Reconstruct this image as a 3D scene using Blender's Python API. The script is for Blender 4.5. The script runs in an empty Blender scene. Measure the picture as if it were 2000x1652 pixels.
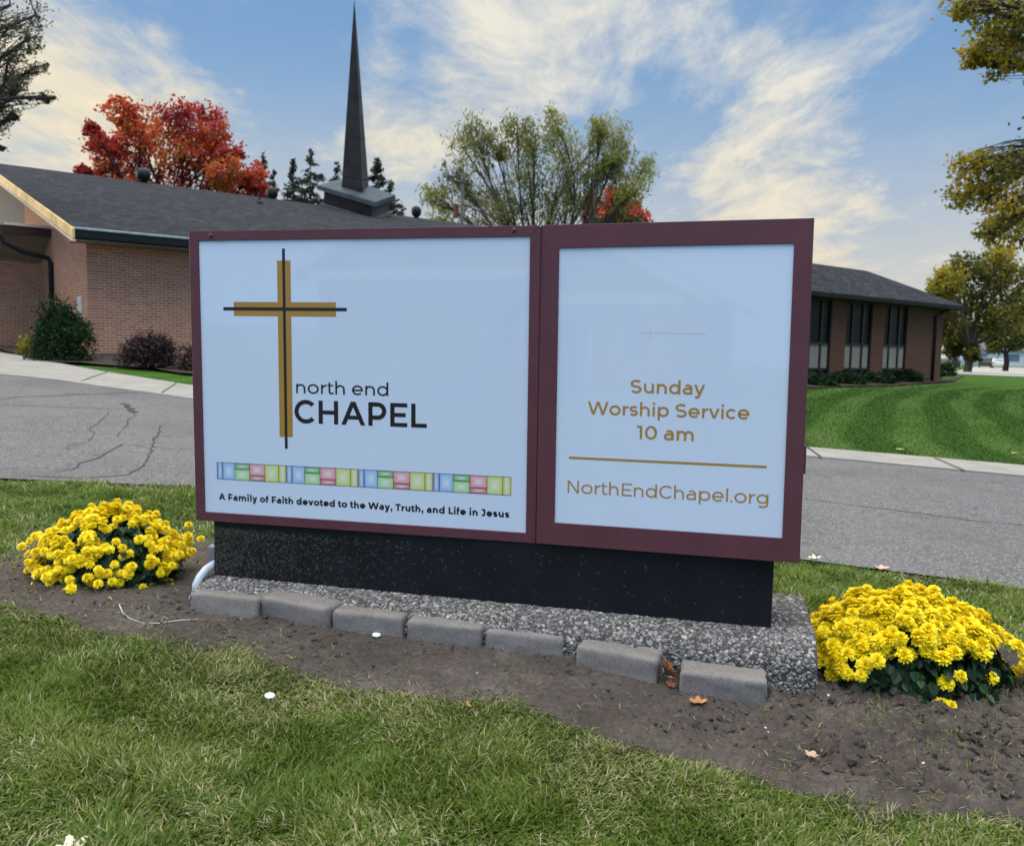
import bpy, math, random
import numpy as np
from mathutils import Matrix, Vector
R = math.radians
S = bpy.context.scene
COL = S.collection
rng = np.random.default_rng(7)

# ------------------------------------------------------------------ camera
FPX, CAMZ = 1680.0, 1.30                       # focal length in photo pixels (2000 wide), eye height
PITCH, ROLL = math.atan(150 / FPX), 0.0218
_r0 = np.array([1, 0, 0.]); _u0 = np.array([0, math.sin(PITCH), math.cos(PITCH)]); FW = np.array([0, math.cos(PITCH), -math.sin(PITCH)])
RT = _r0 * math.cos(ROLL) + _u0 * math.sin(ROLL); UP = _u0 * math.cos(ROLL) - _r0 * math.sin(ROLL)
CP = np.array([0, 0, CAMZ])
cd = bpy.data.cameras.new('camera'); cam = bpy.data.objects.new('camera', cd); COL.objects.link(cam)
cam.matrix_world = Matrix(((RT[0], UP[0], -FW[0], 0), (RT[1], UP[1], -FW[1], 0), (RT[2], UP[2], -FW[2], CAMZ), (0, 0, 0, 1)))
cd.sensor_width = 36; cd.lens = 36 * FPX / 2000; cd.clip_end = 3000; cd.clip_start = .05
cd.dof.use_dof = True; cd.dof.focus_distance = 3.2; cd.dof.aperture_fstop = 5.0
S.camera = cam
S.view_settings.view_transform = 'Standard'; S.view_settings.look = 'None'
S.view_settings.exposure = 0.0; S.view_settings.gamma = 1.0

def ray(u, v): return FW + RT * (u - 1000) / FPX - UP * (v - 826) / FPX
def at(u, v, Y):
    d = ray(u, v); return CP + d * (Y / d[1])

# ------------------------------------------------------------------ node helpers
def nd(t, typ, ins=None, **props):
    n = t.nodes.new(typ)
    for k, v in props.items(): setattr(n, k, v)
    for k, v in (ins or {}).items():
        s = n.inputs[k]
        if isinstance(v, bpy.types.NodeSocket): t.links.new(v, s)
        else: s.default_value = v
    return n
def math_(t, op, a, b=0.0, c=0.0, clamp=False):
    n = nd(t, 'ShaderNodeMath', {0: a, 1: b, 2: c}, operation=op); n.use_clamp = clamp; return n.outputs[0]
def mixc(t, f, a, b, mode='MIX'):
    n = nd(t, 'ShaderNodeMix', data_type='RGBA', blend_type=mode)
    for i, v in ((0, f), (6, a), (7, b)):
        if isinstance(v, bpy.types.NodeSocket): t.links.new(v, n.inputs[i])
        else: n.inputs[i].default_value = v if i == 0 else (tuple(v) + (1,))[:4]
    return n.outputs[2]
def ramp(t, f, stops, interp='LINEAR'):
    n = nd(t, 'ShaderNodeValToRGB', {0: f}); n.color_ramp.interpolation = interp
    e = n.color_ramp.elements
    while len(e) < len(stops): e.new(.5)
    for i, (p, c) in enumerate(stops):
        e[i].position = p; e[i].color = (tuple(c) + (1,))[:4] if hasattr(c, '__len__') else (c, c, c, 1)
    return n.outputs[0]
def noise(t, scale, detail=4, vec=None, rough=.55, dist=0.0, dim='3D'):
    n = nd(t, 'ShaderNodeTexNoise', {'Scale': scale, 'Detail': detail, 'Roughness': rough, 'Distortion': dist}, noise_dimensions=dim)
    if vec is not None: t.links.new(vec, n.inputs['Vector'])
    return n.outputs[0]
def vmath(t, op, a, b=(0, 0, 0)):
    return nd(t, 'ShaderNodeVectorMath', {0: a, 1: b}, operation=op)
def newmat(name):
    m = bpy.data.materials.new(name); m.use_nodes = True; t = m.node_tree; t.nodes.clear()
    out = nd(t, 'ShaderNodeOutputMaterial'); return m, t, out
def coord(t, kind='Object'): return nd(t, 'ShaderNodeTexCoord').outputs[kind]
def pbsdf(t, out, col, rough=.8, spec=.3, bump=None, bstr=.3, bdist=.01, metal=0.0, coat=0.0):
    p = nd(t, 'ShaderNodeBsdfPrincipled', {'Roughness': rough, 'Specular IOR Level': spec, 'Metallic': metal, 'Coat Weight': coat, 'Coat Roughness': .06})
    s = p.inputs['Base Color']
    if isinstance(col, bpy.types.NodeSocket): t.links.new(col, s)
    else: s.default_value = (tuple(col) + (1,))[:4]
    if bump is not None:
        b = nd(t, 'ShaderNodeBump', {'Height': bump, 'Strength': bstr, 'Distance': bdist}); t.links.new(b.outputs[0], p.inputs['Normal'])
    t.links.new(p.outputs[0], out.inputs[0]); return p
def simple(name, col, rough=.7, spec=.3, var=.25, scale=20, bstr=.15, bscale=None, metal=0.0, coat=0.0):
    m, t, out = newmat(name); c = coord(t)
    f = noise(t, scale, 6, c)
    lo = tuple(x * (1 - var) for x in col); hi = tuple(min(1, x * (1 + var)) for x in col)
    pbsdf(t, out, ramp(t, f, [(.3, lo), (.7, hi)]), rough, spec, noise(t, bscale or scale * 3, 5, c), bstr, .005, metal, coat); return m
def attr(t, name): return nd(t, 'ShaderNodeAttribute', attribute_name=name).outputs['Fac']
def leafmat(name, stops, trans=.35, rough=.6, a='tint', spec=.25):
    m, t, out = newmat(name)
    col = ramp(t, attr(t, a), stops)
    p = nd(t, 'ShaderNodeBsdfPrincipled', {'Roughness': rough, 'Specular IOR Level': spec, 'Base Color': col})
    tr = nd(t, 'ShaderNodeBsdfTranslucent', {'Color': col})
    mx = nd(t, 'ShaderNodeMixShader', {0: trans, 1: p.outputs[0], 2: tr.outputs[0]})
    t.links.new(mx.outputs[0], out.inputs[0]); return m

# ------------------------------------------------------------------ world: evening sky with cirrus
SUN_AZ, SUN_EL = 74, 9                          # degrees to the side of the view axis, above the horizon
sun_dir = Vector((-math.sin(R(SUN_AZ)) * math.cos(R(SUN_EL)), math.cos(R(SUN_AZ)) * math.cos(R(SUN_EL)), math.sin(R(SUN_EL))))
W = bpy.data.worlds.new('World'); S.world = W; W.use_nodes = True; t = W.node_tree; t.nodes.clear()
wout = nd(t, 'ShaderNodeOutputWorld')
sky = nd(t, 'ShaderNodeTexSky', sky_type='NISHITA'); sky.sun_disc = False
sky.sun_elevation = R(SUN_EL); sky.sun_rotation = R(-SUN_AZ); sky.altitude = 200; sky.air_density = 1.2; sky.dust_density = 1.5; sky.ozone_density = 3
D = nd(t, 'ShaderNodeTexCoord').outputs['Generated']
sep = nd(t, 'ShaderNodeSeparateXYZ', {0: D}); dz = sep.outputs[2]
zc = math_(t, 'ADD', math_(t, 'MAXIMUM', dz, 0.0), .09)
px = math_(t, 'DIVIDE', sep.outputs[0], zc); py = math_(t, 'DIVIDE', sep.outputs[1], zc)
P = nd(t, 'ShaderNodeCombineXYZ', {0: px, 1: py, 2: 0.0}).outputs[0]
mp = nd(t, 'ShaderNodeMapping', {'Vector': P, 'Rotation': (0, 0, R(14)), 'Scale': (1.0, .46, 1), 'Location': (1.7, .4, 0)}).outputs[0]
warp = nd(t, 'ShaderNodeTexNoise', {'Vector': mp, 'Scale': .8, 'Detail': 4.0}).outputs[1]
wv = vmath(t, 'ADD', mp, vmath(t, 'SCALE', vmath(t, 'SUBTRACT', warp, (.5, .5, .5)).outputs[0]).outputs[0])
wv.inputs[1].links[0].from_node.inputs['Scale'].default_value = .9
n1 = noise(t, 1.3, 8, wv.outputs[0], .60); n2 = noise(t, 4.2, 9, wv.outputs[0], .70)
n3 = noise(t, 1.7, 5, vmath(t, 'ADD', P, (3.1, 7.7, 0)).outputs[0], .6, 1.2)
dens = math_(t, 'ADD', math_(t, 'MULTIPLY', n1, .46), math_(t, 'ADD', math_(t, 'MULTIPLY', n2, .34), math_(t, 'MULTIPLY', n3, .20)))
def lobe(u, v, rad_px, wt):                      # a stretch of sky that is clearer (-) or cloudier (+)
    d = ray(u, v); d = d / np.linalg.norm(d); c0 = math.cos(rad_px / FPX)
    dt = vmath(t, 'DOT_PRODUCT', D, tuple(d)).outputs['Value']
    m = nd(t, 'ShaderNodeMapRange', {0: dt, 1: c0, 2: 1.0, 3: 0.0, 4: wt}, interpolation_type='SMOOTHSTEP'); return m.outputs[0]
for a in [(590, 180, 110, -.13), (610, 60, 120, -.08), (1750, 200, 300, -.06), (1340, 190, 130, -.10), (1800, 330, 260, -.05), (1010, 110, 190, .09), (1180, 30, 120, .05), (830, 60, 90, -.05), (330, 60, 160, -.04), (760, 120, 70, -.04),
          (1480, 290, 230, .10), (1640, 60, 170, .05), (300, 190, 220, .03), (1390, 110, 80, .05), (100, 300, 330, .12), (1600, 450, 330, .10), (1480, 115, 60, .10), (780, 240, 160, .06), (450, 10, 160, -.05), (150, 30, 120, -.03)]:
    dens = math_(t, 'ADD', dens, lobe(*a))
cover = nd(t, 'ShaderNodeMapRange', {0: dens, 1: .41, 2: .69, 3: 0.0, 4: 1.0}, interpolation_type='SMOOTHSTEP').outputs[0]
hz = nd(t, 'ShaderNodeMapRange', {0: dz, 1: 0.0, 2: .34, 3: .95, 4: 0.0}, interpolation_type='SMOOTHSTEP').outputs[0]
cover = math_(t, 'MAXIMUM', cover, math_(t, 'MULTIPLY', hz, .75))
glow = vmath(t, 'DOT_PRODUCT', D, tuple(Vector((-.64, .76, .10)).normalized())).outputs['Value']
glow = nd(t, 'ShaderNodeMapRange', {0: glow, 1: .66, 2: .98, 3: 0.0, 4: 1.0}, interpolation_type='SMOOTHSTEP').outputs[0]
shade = nd(t, 'ShaderNodeMapRange', {0: n2, 1: .36, 2: .62, 3: 1.0, 4: 0.0}).outputs[0]
cl = mixc(t, math_(t, 'MULTIPLY', shade, .8), (.88, .84, .73), (.44, .52, .62))
glow = math_(t, 'MULTIPLY', glow, nd(t, 'ShaderNodeMapRange', {0: dz, 1: .20, 2: .42, 3: 1.0, 4: .25}, interpolation_type='SMOOTHSTEP').outputs[0])
cl = mixc(t, glow, cl, mixc(t, math_(t, 'MULTIPLY', shade, .6), (1.0, .87, .60), (.80, .74, .60)))
cl = mixc(t, hz, cl, (.93, .79, .55))
sk = nd(t, 'ShaderNodeVectorMath', {0: sky.outputs[0], 'Scale': .12}, operation='SCALE').outputs[0]
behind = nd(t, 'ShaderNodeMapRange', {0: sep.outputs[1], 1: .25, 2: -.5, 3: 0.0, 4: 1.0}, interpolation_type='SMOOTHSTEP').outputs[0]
blue = mixc(t, nd(t, 'ShaderNodeMapRange', {0: dz, 1: .05, 2: .75, 3: 0.0, 4: 1.0}).outputs[0], (.29, .48, .74), (.11, .275, .59))
blue = mixc(t, .15, blue, sk)
col = mixc(t, math_(t, 'MULTIPLY', cover, .93), blue, cl)
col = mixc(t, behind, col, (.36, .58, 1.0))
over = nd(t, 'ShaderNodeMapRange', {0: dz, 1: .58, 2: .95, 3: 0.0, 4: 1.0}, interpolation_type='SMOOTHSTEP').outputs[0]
col = mixc(t, over, col, (4.6, 4.5, 4.4))  # bright cap overhead, added to light the ground from above
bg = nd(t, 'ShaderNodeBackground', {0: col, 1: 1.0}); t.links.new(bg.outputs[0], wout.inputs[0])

sl = bpy.data.lights.new('sun', 'SUN'); sl.energy = 2.0; sl.angle = R(14); sl.color = (1, .80, .55)
so = bpy.data.objects.new('sun', sl); COL.objects.link(so); so.rotation_euler = sun_dir.to_track_quat('Z', 'Y').to_euler()

# ------------------------------------------------------------------ mesh helpers
def setp(o, label=None, cat=None, group=None, kind=None):
    if label: o['label'] = label
    if cat: o['category'] = cat
    if group: o['group'] = group
    if kind: o['kind'] = kind
    return o
def npmesh(name, V, faces, mats, parent=None, attrs=None, midx=None, smooth=False, loc=None):
    me = bpy.data.meshes.new(name); V = np.asarray(V, np.float32)
    faces = [np.asarray(f, np.int32) for f in faces if len(f)]
    me.vertices.add(len(V)); me.vertices.foreach_set('co', V.ravel())
    nl = sum(f.size for f in faces); npoly = sum(len(f) for f in faces)
    me.loops.add(nl); me.polygons.add(npoly)
    me.loops.foreach_set('vertex_index', np.concatenate([f.ravel() for f in faces]))
    tot = np.concatenate([np.full(len(f), f.shape[1], np.int32) for f in faces])
    me.polygons.foreach_set('loop_start', np.concatenate([[0], np.cumsum(tot)[:-1]]).astype(np.int32))
    if midx is not None: me.polygons.foreach_set('material_index', np.asarray(midx, np.int32))
    me.polygons.foreach_set('use_smooth', np.full(npoly, smooth))
    for k, a in (attrs or {}).items():
        A = me.attributes.new(k, 'FLOAT', 'POINT'); A.data.foreach_set('value', np.asarray(a, np.float32))
    me.update(calc_edges=True)
    for m in (mats if isinstance(mats, (list, tuple)) else [mats]): me.materials.append(m)
    o = bpy.data.objects.new(name, me); COL.objects.link(o)
    if parent is not None: o.parent = parent
    if loc is not None: o.location = loc
    return o
class MB:
    def __init__(s): s.V = []; s.F = []; s.m = []; s.n = 0
    def add(s, V, F, m=0):
        k = s.n; s.V += [tuple(v) for v in V]; s.n += len(V)
        for f in F: s.F.append([i + k for i in f]); s.m.append(m)
        return s
    def box(s, a, b, m=0, M=None):
        (x0, y0, z0), (x1, y1, z1) = a, b
        V = [(x0, y0, z0), (x1, y0, z0), (x1, y1, z0), (x0, y1, z0), (x0, y0, z1), (x1, y0, z1), (x1, y1, z1), (x0, y1, z1)]
        if M is not None: V = [tuple(M @ Vector(v)) for v in V]
        return s.add(V, [(0, 3, 2, 1), (4, 5, 6, 7), (0, 1, 5, 4), (1, 2, 6, 5), (2, 3, 7, 6), (3, 0, 4, 7)], m)
    def tube(s, pts, rad, k=8, m=0, cap=True):
        pts = [np.array(p, float) for p in pts]; n = len(pts)
        rad = [rad] * n if not hasattr(rad, '__len__') else rad
        V = []; up = np.array([.31, .17, .93])
        for i in range(n):
            d = pts[min(i + 1, n - 1)] - pts[max(i - 1, 0)]; d = d / (np.linalg.norm(d) + 1e-9)
            x = np.cross(d, up); L = np.linalg.norm(x)
            if L < .1: x = np.cross(d, [1, 0, 0]); L = np.linalg.norm(x)
            x /= L; y = np.cross(d, x)
            for j in range(k):
                a = 2 * math.pi * j / k; V.append(pts[i] + rad[i] * (math.cos(a) * x + math.sin(a) * y))
        F = [(i * k + j, i * k + (j + 1) % k, (i + 1) * k + (j + 1) % k, (i + 1) * k + j) for i in range(n - 1) for j in range(k)]
        if cap: F += [tuple(range(k))[::-1], tuple((n - 1) * k + j for j in range(k))]
        return s.add(V, F, m)
    def prism(s, poly, ex, m=0):                # polygon of 3-D points, pushed along ex
        n = len(poly); V = [np.array(p, float) for p in poly]; V += [v + np.array(ex, float) for v in V]
        F = [tuple(range(n))[::-1], tuple(range(n, 2 * n))] + [(i, (i + 1) % n, n + (i + 1) % n, n + i) for i in range(n)]
        return s.add(V, F, m)
    def lathe(s, prof, c=(0, 0, 0), k=16, m=0, axis='z'):
        V = []
        for r_, h in prof:
            for j in range(k):
                a = 2 * math.pi * j / k; q = (r_ * math.cos(a), r_ * math.sin(a), h)
                if axis == 'y': q = (q[0], -q[2], q[1])
                if axis == 'x': q = (q[2], q[0], q[1])
                V.append(tuple(np.add(q, c)))
        n = len(prof)
        F = [(i * k + j, i * k + (j + 1) % k, (i + 1) * k + (j + 1) % k, (i + 1) * k + j) for i in range(n - 1) for j in range(k)]
        F += [tuple(range(k))[::-1], tuple((n - 1) * k + j for j in range(k))]
        return s.add(V, F, m)
    def build(s, name, mats, parent=None, smooth=False, bevel=0, seg=2):
        me = bpy.data.meshes.new(name); me.from_pydata(s.V, [], s.F)
        for mm in (mats if isinstance(mats, (list, tuple)) else [mats]): me.materials.append(mm)
        me.polygons.foreach_set('material_index', s.m)
        if smooth: me.polygons.foreach_set('use_smooth', [True] * len(s.F))
        me.update(); o = bpy.data.objects.new(name, me); COL.objects.link(o)
        if parent is not None: o.parent = parent
        if bevel:
            b = o.modifiers.new('bevel', 'BEVEL'); b.width = bevel; b.segments = seg; b.limit_method = 'ANGLE'; b.angle_limit = R(40)
        return o
def empty(name, loc=(0, 0, 0), rz=0.0, **kw):
    o = bpy.data.objects.new(name, None); COL.objects.link(o); o.location = loc; o.rotation_euler = (0, 0, rz); return setp(o, **kw)
def vn(x, y, seed=0):                           # smooth value noise on arrays
    x = np.asarray(x, float); y = np.asarray(y, float); xi = np.floor(x).astype(np.int64); yi = np.floor(y).astype(np.int64); fx = x - xi; fy = y - yi
    fx = fx * fx * (3 - 2 * fx); fy = fy * fy * (3 - 2 * fy)
    def h(a, b):
        n = (a * 374761393 + b * 668265263 + seed * 1442695041) & 0x7fffffff
        n = ((n ^ (n >> 13)) * 1274126177) & 0x7fffffff; return ((n ^ (n >> 16)) & 0xffff) / 65535.0
    return (h(xi, yi) * (1 - fx) + h(xi + 1, yi) * fx) * (1 - fy) + (h(xi, yi + 1) * (1 - fx) + h(xi + 1, yi + 1) * fx) * fy
def fbm(x, y, oct=4, seed=0, g=.5):
    s = 0; a = 1; tot = 0
    for i in range(oct): s = s + a * vn(x * 2 ** i, y * 2 ** i, seed + i); tot += a; a *= g
    return s / tot
def inpoly(x, y, poly):
    ins = np.zeros(np.shape(x), bool); n = len(poly)
    for i in range(n):
        x0, y0 = poly[i]; x1, y1 = poly[(i + 1) % n]
        c = ((y0 > y) != (y1 > y)) & (x < (x1 - x0) * (y - y0) / ((y1 - y0) or 1e-9) + x0); ins ^= c
    return ins
def pdist(x, y, pts, closed=True):
    d = np.full(np.shape(x), 1e9); n = len(pts)
    for i in range(n if closed else n - 1):
        ax, ay = pts[i]; bx, by = pts[(i + 1) % n]; L = (bx - ax) ** 2 + (by - ay) ** 2 + 1e-12
        tt = np.clip(((x - ax) * (bx - ax) + (y - ay) * (by - ay)) / L, 0, 1)
        d = np.minimum(d, np.hypot(x - ax - tt * (bx - ax), y - ay - tt * (by - ay)))
    return d

# ------------------------------------------------------------------ terrain and roads
def gz(x, y):
    x = np.asarray(x, float); y = np.asarray(y, float)
    z = .10 - .03 * 26 * np.tanh(x / 26) + .02 * 36 * np.tanh((y - 3.2) / 36)
    s = np.clip((np.hypot(x, y) - 55) / 60, 0, 1); s = s * s * (3 - 2 * s)
    w_ = (x + 1.36) * .2387 + (y - 3.63) * .9711
    z = z + .036 / (1 + np.exp(-(.40 - x) / .16)) * np.exp(-((w_ + .05) / .5) ** 2) * np.exp(-(np.clip(-1.9 - x, 0, 9) / .5) ** 2)
    return z - s * .45 * (x > 0) * np.clip(x / 40, 0, 1)
def hit(u, v):
    d = ray(u, v); ts = np.concatenate([np.linspace(1, 30, 2000), np.linspace(30, 400, 3000)]); Pq = CP + ts[:, None] * d
    g = Pq[:, 2] - gz(Pq[:, 0], Pq[:, 1]); i = int(np.argmax(g < 0)); a, b = ts[i - 1], ts[i]
    for _ in range(30):
        m = (a + b) / 2; q = CP + m * d
        if q[2] > gz(q[0], q[1]): a = m
        else: b = m
    return CP + a * d
ROAD_NEAR = [(-60, 9.5), (-20, 7.0), (-9, 6.3), (-5.5, 6.12), (-3.66, 6.1), (-2.94, 6.13), (-2.29, 6.16), (-1, 5.97), (.5, 5.45), (1.75, 4.94), (2.07, 4.84), (2.45, 4.72), (2.78, 4.54), (5, 3.5), (12, 0), (40, -15)]
CURB_F = [(-60, 34), (-22, 20.5), (-14, 17.2), (-9.04, 15.16), (-7.9, 14.71), (-6.56, 13.73), (-5.45, 13.04), (-4.66, 12.48), (-2, 11.3), (.8, 10.4), (3.3, 9.6), (3.94, 9.36), (4.65, 9.1), (5.33, 8.86), (9, 7.3), (20, 2.5), (45, -9)]
CURB_B = [(-62, 44), (-24, 31), (-16, 25), (-13.41, 22.5), (-12.07, 21.33), (-10.2, 19.22), (-8.19, 17.16), (-6.56, 15.71), (-5.52, 14.79), (-2.5, 12.9), (.8, 11.45), (3.58, 10.41), (4.3, 10.23), (5.09, 9.97), (5.84, 9.72), (9.6, 8.2), (20.6, 3.4), (45.6, -8)]
ROAD = ROAD_NEAR + CURB_F[::-1]; WALK = CURB_F + CURB_B[::-1]
BED = [(-2.75, 3.62), (-2.1, 3.50), (-1.76, 3.43), (-1.29, 3.24), (-.82, 3.12), (-.53, 2.97), (-.07, 2.91), (.16, 2.82), (.43, 2.64), (.72, 2.50), (1.05, 2.38), (1.49, 2.34), (2.3, 2.35),
       (2.5, 3.0), (2.05, 3.45), (1.93, 3.62), (1.58, 3.84), (1.43, 3.78), (.5, 3.75), (-.8, 4.2), (-1.55, 4.62), (-2.17, 4.72), (-2.45, 4.5), (-2.47, 4.30), (-2.5, 4.0)]

# --- grass lawn material for the ground sheet
def ground_material():
    m, t, out = newmat('lawn_ground'); c = coord(t)
    sp = nd(t, 'ShaderNodeSeparateXYZ', {0: c})
    big = noise(t, .9, 5, c); mid = noise(t, 7, 6, c, .7); fine = noise(t, 60, 5, c, .8)
    g = ramp(t, mid, [(.25, (.05, .075, .016)), (.5, (.085, .115, .026)), (.75, (.14, .15, .055))])
    g = mixc(t, math_(t, 'MULTIPLY', fine, .55), g, (.025, .05, .010))
    dx = math_(t, 'SUBTRACT', sp.outputs[0], 72.0); dy = math_(t, 'SUBTRACT', sp.outputs[1], -11.0)
    rad = math_(t, 'SQRT', math_(t, 'ADD', math_(t, 'MULTIPLY', dx, dx), math_(t, 'MULTIPLY', dy, dy)))
    st = math_(t, 'SINE', math_(t, 'MULTIPLY', rad, 5.4))
    st = nd(t, 'ShaderNodeMapRange', {0: st, 1: -.35, 2: .55, 3: 0.0, 4: 1.0}, interpolation_type='SMOOTHSTEP').outputs[0]
    st = math_(t, 'MULTIPLY', st, nd(t, 'ShaderNodeMapRange', {0: noise(t, .5, 4, c), 1: .3, 2: .6, 3: .35, 4: 1.0}).outputs[0])
    lawn = mixc(t, st, (.036, .100, .006), (.068, .130, .024))
    lawn = mixc(t, nd(t, 'ShaderNodeMapRange', {0: noise(t, 16, 7, c, .85), 1: .42, 2: .62, 3: 0.0, 4: .8}).outputs[0], lawn, (.016, .045, .004))
    lawn = mixc(t, nd(t, 'ShaderNodeMapRange', {0: noise(t, 2.2, 5, c, .7), 1: .5, 2: .7, 3: 0.0, 4: .45}).outputs[0], lawn, (.085, .13, .012))
    far = nd(t, 'ShaderNodeMapRange', {0: sp.outputs[1], 1: 8.0, 2: 9.0, 3: 0.0, 4: 1.0}).outputs[0]
    side = nd(t, 'ShaderNodeMapRange', {0: sp.outputs[0], 1: 9.0, 2: 14.0, 3: 0.0, 4: 1.0}).outputs[0]
    f = math_(t, 'MAXIMUM', far, side)
    pbsdf(t, out, mixc(t, f, mixc(t, big, g, (.05, .06, .02)), lawn), .95, .1, math_(t, 'ADD', fine, mid), .6, .03); return m
M_GROUND = ground_material()
def axis(fine0, fine1, step, lo, hi, grow=1.12):
    a = list(np.arange(fine0, fine1, step)); d = step; x = a[-1]
    while x < hi: d *= grow; x += d; a.append(x)
    d = step; x = a[0]
    while x > lo: d *= grow; x -= d; a.insert(0, x)
    return np.array(a)
gx = axis(-4, 4, .04, -420, 420); gy = axis(1.2, 7, .04, -60, 430)
X, Y = np.meshgrid(gx, gy); Z = gz(X, Y)
near = np.clip(1 - np.hypot(X, Y - 3) / 12, 0, 1)
Z = Z + near * (fbm(X * 4, Y * 4, 3, 3) - .5) * .02
def gridmesh(name, X, Y, Z, mat_, smooth=True, attrs=None, **kw):
    h, w = X.shape; idx = np.arange(h * w).reshape(h, w)
    F = np.stack([idx[:-1, :-1], idx[:-1, 1:], idx[1:, 1:], idx[1:, :-1]], -1).reshape(-1, 4)
    return setp(npmesh(name, np.stack([X, Y, Z], -1).reshape(-1, 3), [F], mat_, smooth=smooth, attrs=attrs), **kw)
gridmesh('ground', X, Y, Z - .006, M_GROUND, kind='structure')

def sheet(name, A, B, mat_, lift, nx=160, nb=26, kind='structure', skirt=0):
    def res(P, n):
        P = np.array(P, float); s = np.concatenate([[0], np.cumsum(np.hypot(*np.diff(P, axis=0).T))])
        q = np.linspace(0, 1, n); q = s[-1] * q
        return np.stack([np.interp(q, s, P[:, 0]), np.interp(q, s, P[:, 1])], -1)
    def inner(P):                                # arc-length measured only where it matters
        return P
    a, b = inner(A), inner(B)
    ta = np.linspace(0, 1, nx)
    a, b = res(a, nx), res(b, nx)
    k = np.linspace(0, 1, nb)[:, None, None]
    G_ = a[None] * (1 - k) + b[None] * k
    Xs, Ys = G_[..., 0], G_[..., 1]; Zs = gz(Xs, Ys) + lift
    return Xs, Ys, Zs
# road sheet: nearest-edge pairing keeps the rows roughly square to the kerb
m, t, out = newmat('asphalt'); c = coord(t)
v1 = nd(t, 'ShaderNodeTexVoronoi', {'Vector': c, 'Scale': 95.0}); v2 = noise(t, 160, 4, c, .7)
gr = nd(t, 'ShaderNodeSeparateColor', {0: v1.outputs['Color']}).outputs[0]
ac = ramp(t, gr, [(0, (.048, .048, .049)), (.35, (.088, .088, .088)), (.7, (.14, .139, .136)), (1, (.27, .265, .255))])
ac = mixc(t, math_(t, 'MULTIPLY', v2, .25), ac, (.095, .095, .096))
ac = mixc(t, ramp(t, noise(t, .45, 5, vmath(t, 'ADD', c, (4, 8, 0)).outputs[0], .6), [(.52, 0.0), (.66, .45)]), ac, (.055, .055, .057)); ac = mixc(t, ramp(t, noise(t, .8, 6, c), [(.35, 0.0), (.7, .45)]), ac, (.155, .15, .14))
cr = math_(t, 'ABSOLUTE', math_(t, 'SUBTRACT', noise(t, .55, 5, c, .6), .5))
ac = mixc(t, nd(t, 'ShaderNodeMapRange', {0: cr, 1: 0.0, 2: .006, 3: .5, 4: 0.0}).outputs[0], ac, (.06, .06, .06))
pbsdf(t, out, ac, .9, .25, gr, .5, .006); M_ROAD = m
M_CRACK = simple('crack_filler', (.055, .055, .056), .9, .1, .5, 12)
Xs, Ys, Zs = sheet('road', ROAD_NEAR, CURB_F, M_ROAD, .010)
h_, w_ = Xs.shape; idx = np.arange(h_ * w_).reshape(h_, w_)
RV = np.stack([Xs, Ys, Zs], -1).reshape(-1, 3)
RF = np.stack([idx[:-1, :-1], idx[:-1, 1:], idx[1:, 1:], idx[1:, :-1]], -1).reshape(-1, 4)
CRACKS = [([(.2, 8.1), (1.2, 7.55), (2.39, 6.94), (3.0, 6.62), (3.48, 6.38), (3.7, 6.3), (3.9, 6.3), (4.6, 6.05), (6, 5.4)], .014),
          ([(-9, 10.6), (-6.7, 11.22), (-6.68, 11.39), (-6.65, 11.59), (-6.41, 11.92), (-6.1, 12.45), (-5.8, 12.95), (-5.61, 12.95)], .035),
          ([(-6.28, 10.5), (-5.72, 10.64), (-5.22, 10.65), (-4.83, 10.72)], .02),
          ([(-4.87, 10.37), (-4.64, 9.71), (-4.52, 9.34), (-4.36, 8.83), (-4.17, 8.57), (-3.97, 8.02), (-3.98, 7.83), (-3.97, 7.7), (-3.88, 7.44)], .008),
          ([(-3.62, 7.97), (-3.53, 7.57), (-3.49, 7.27), (-3.46, 7.14), (-3.47, 6.97), (-3.42, 6.7), (-3.4, 6.58), (-3.46, 6.47)], .014),
          ([(-3.85, 9.44), (-3.64, 8.79), (-3.42, 8.16), (-3.24, 7.67), (-3.09, 7.23), (-2.95, 6.79), (-2.92, 6.51), (-2.94, 6.39), (-3.03, 6.32), (-3.16, 6.24), (-3.32, 6.24), (-3.6, 6.24)], .014),
          ([(-3.6, 7.94), (-3.41, 7.87), (-3.15, 7.83), (-2.93, 7.85)], .010), ([(-5.2, 11.47), (-4.9, 10.96), (-4.61, 10.44)], .07),
          ([(-4.61, 10.44), (-4.42, 10.05), (-4.4, 9.82), (-4.18, 9.29), (-3.99, 8.73), (-3.86, 8.36)], .008)]
CV, CF = [], []
for pts, wd in CRACKS:
    P_ = np.array(pts, float); s = np.concatenate([[0], np.cumsum(np.hypot(*np.diff(P_, axis=0).T))]); n = max(8, int(s[-1] / .06)); q = np.linspace(0, s[-1], n)
    x = np.interp(q, s, P_[:, 0]); y = np.interp(q, s, P_[:, 1]); x = x + (fbm(q * 9, q * 0 + x[0], 3, 5) - .5) * .09 * min(1, wd * 60 if wd < .016 else 1); y = y + (fbm(q * 9, q * 0 + 7 + y[0], 3, 6) - .5) * .09
    dx, dy = np.gradient(x), np.gradient(y); L = np.hypot(dx, dy) + 1e-9; hw = wd * .5 * (.35 + 1.1 * fbm(q * 6, q * 0 + 3, 3, 9)); hw[0] = hw[-1] = .001
    k = len(CV) and sum(len(a) for a in CV)
    for sg in (1, -1):
        xx = x - sg * dy / L * hw; yy = y + sg * dx / L * hw; CV.append(np.stack([xx, yy, gz(xx, yy) + .015], -1))
    i = np.arange(n - 1) + k; CF.append(np.stack([i, i + n, i + n + 1, i + 1], -1))
CV = np.concatenate(CV); CF = np.concatenate(CF)
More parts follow.
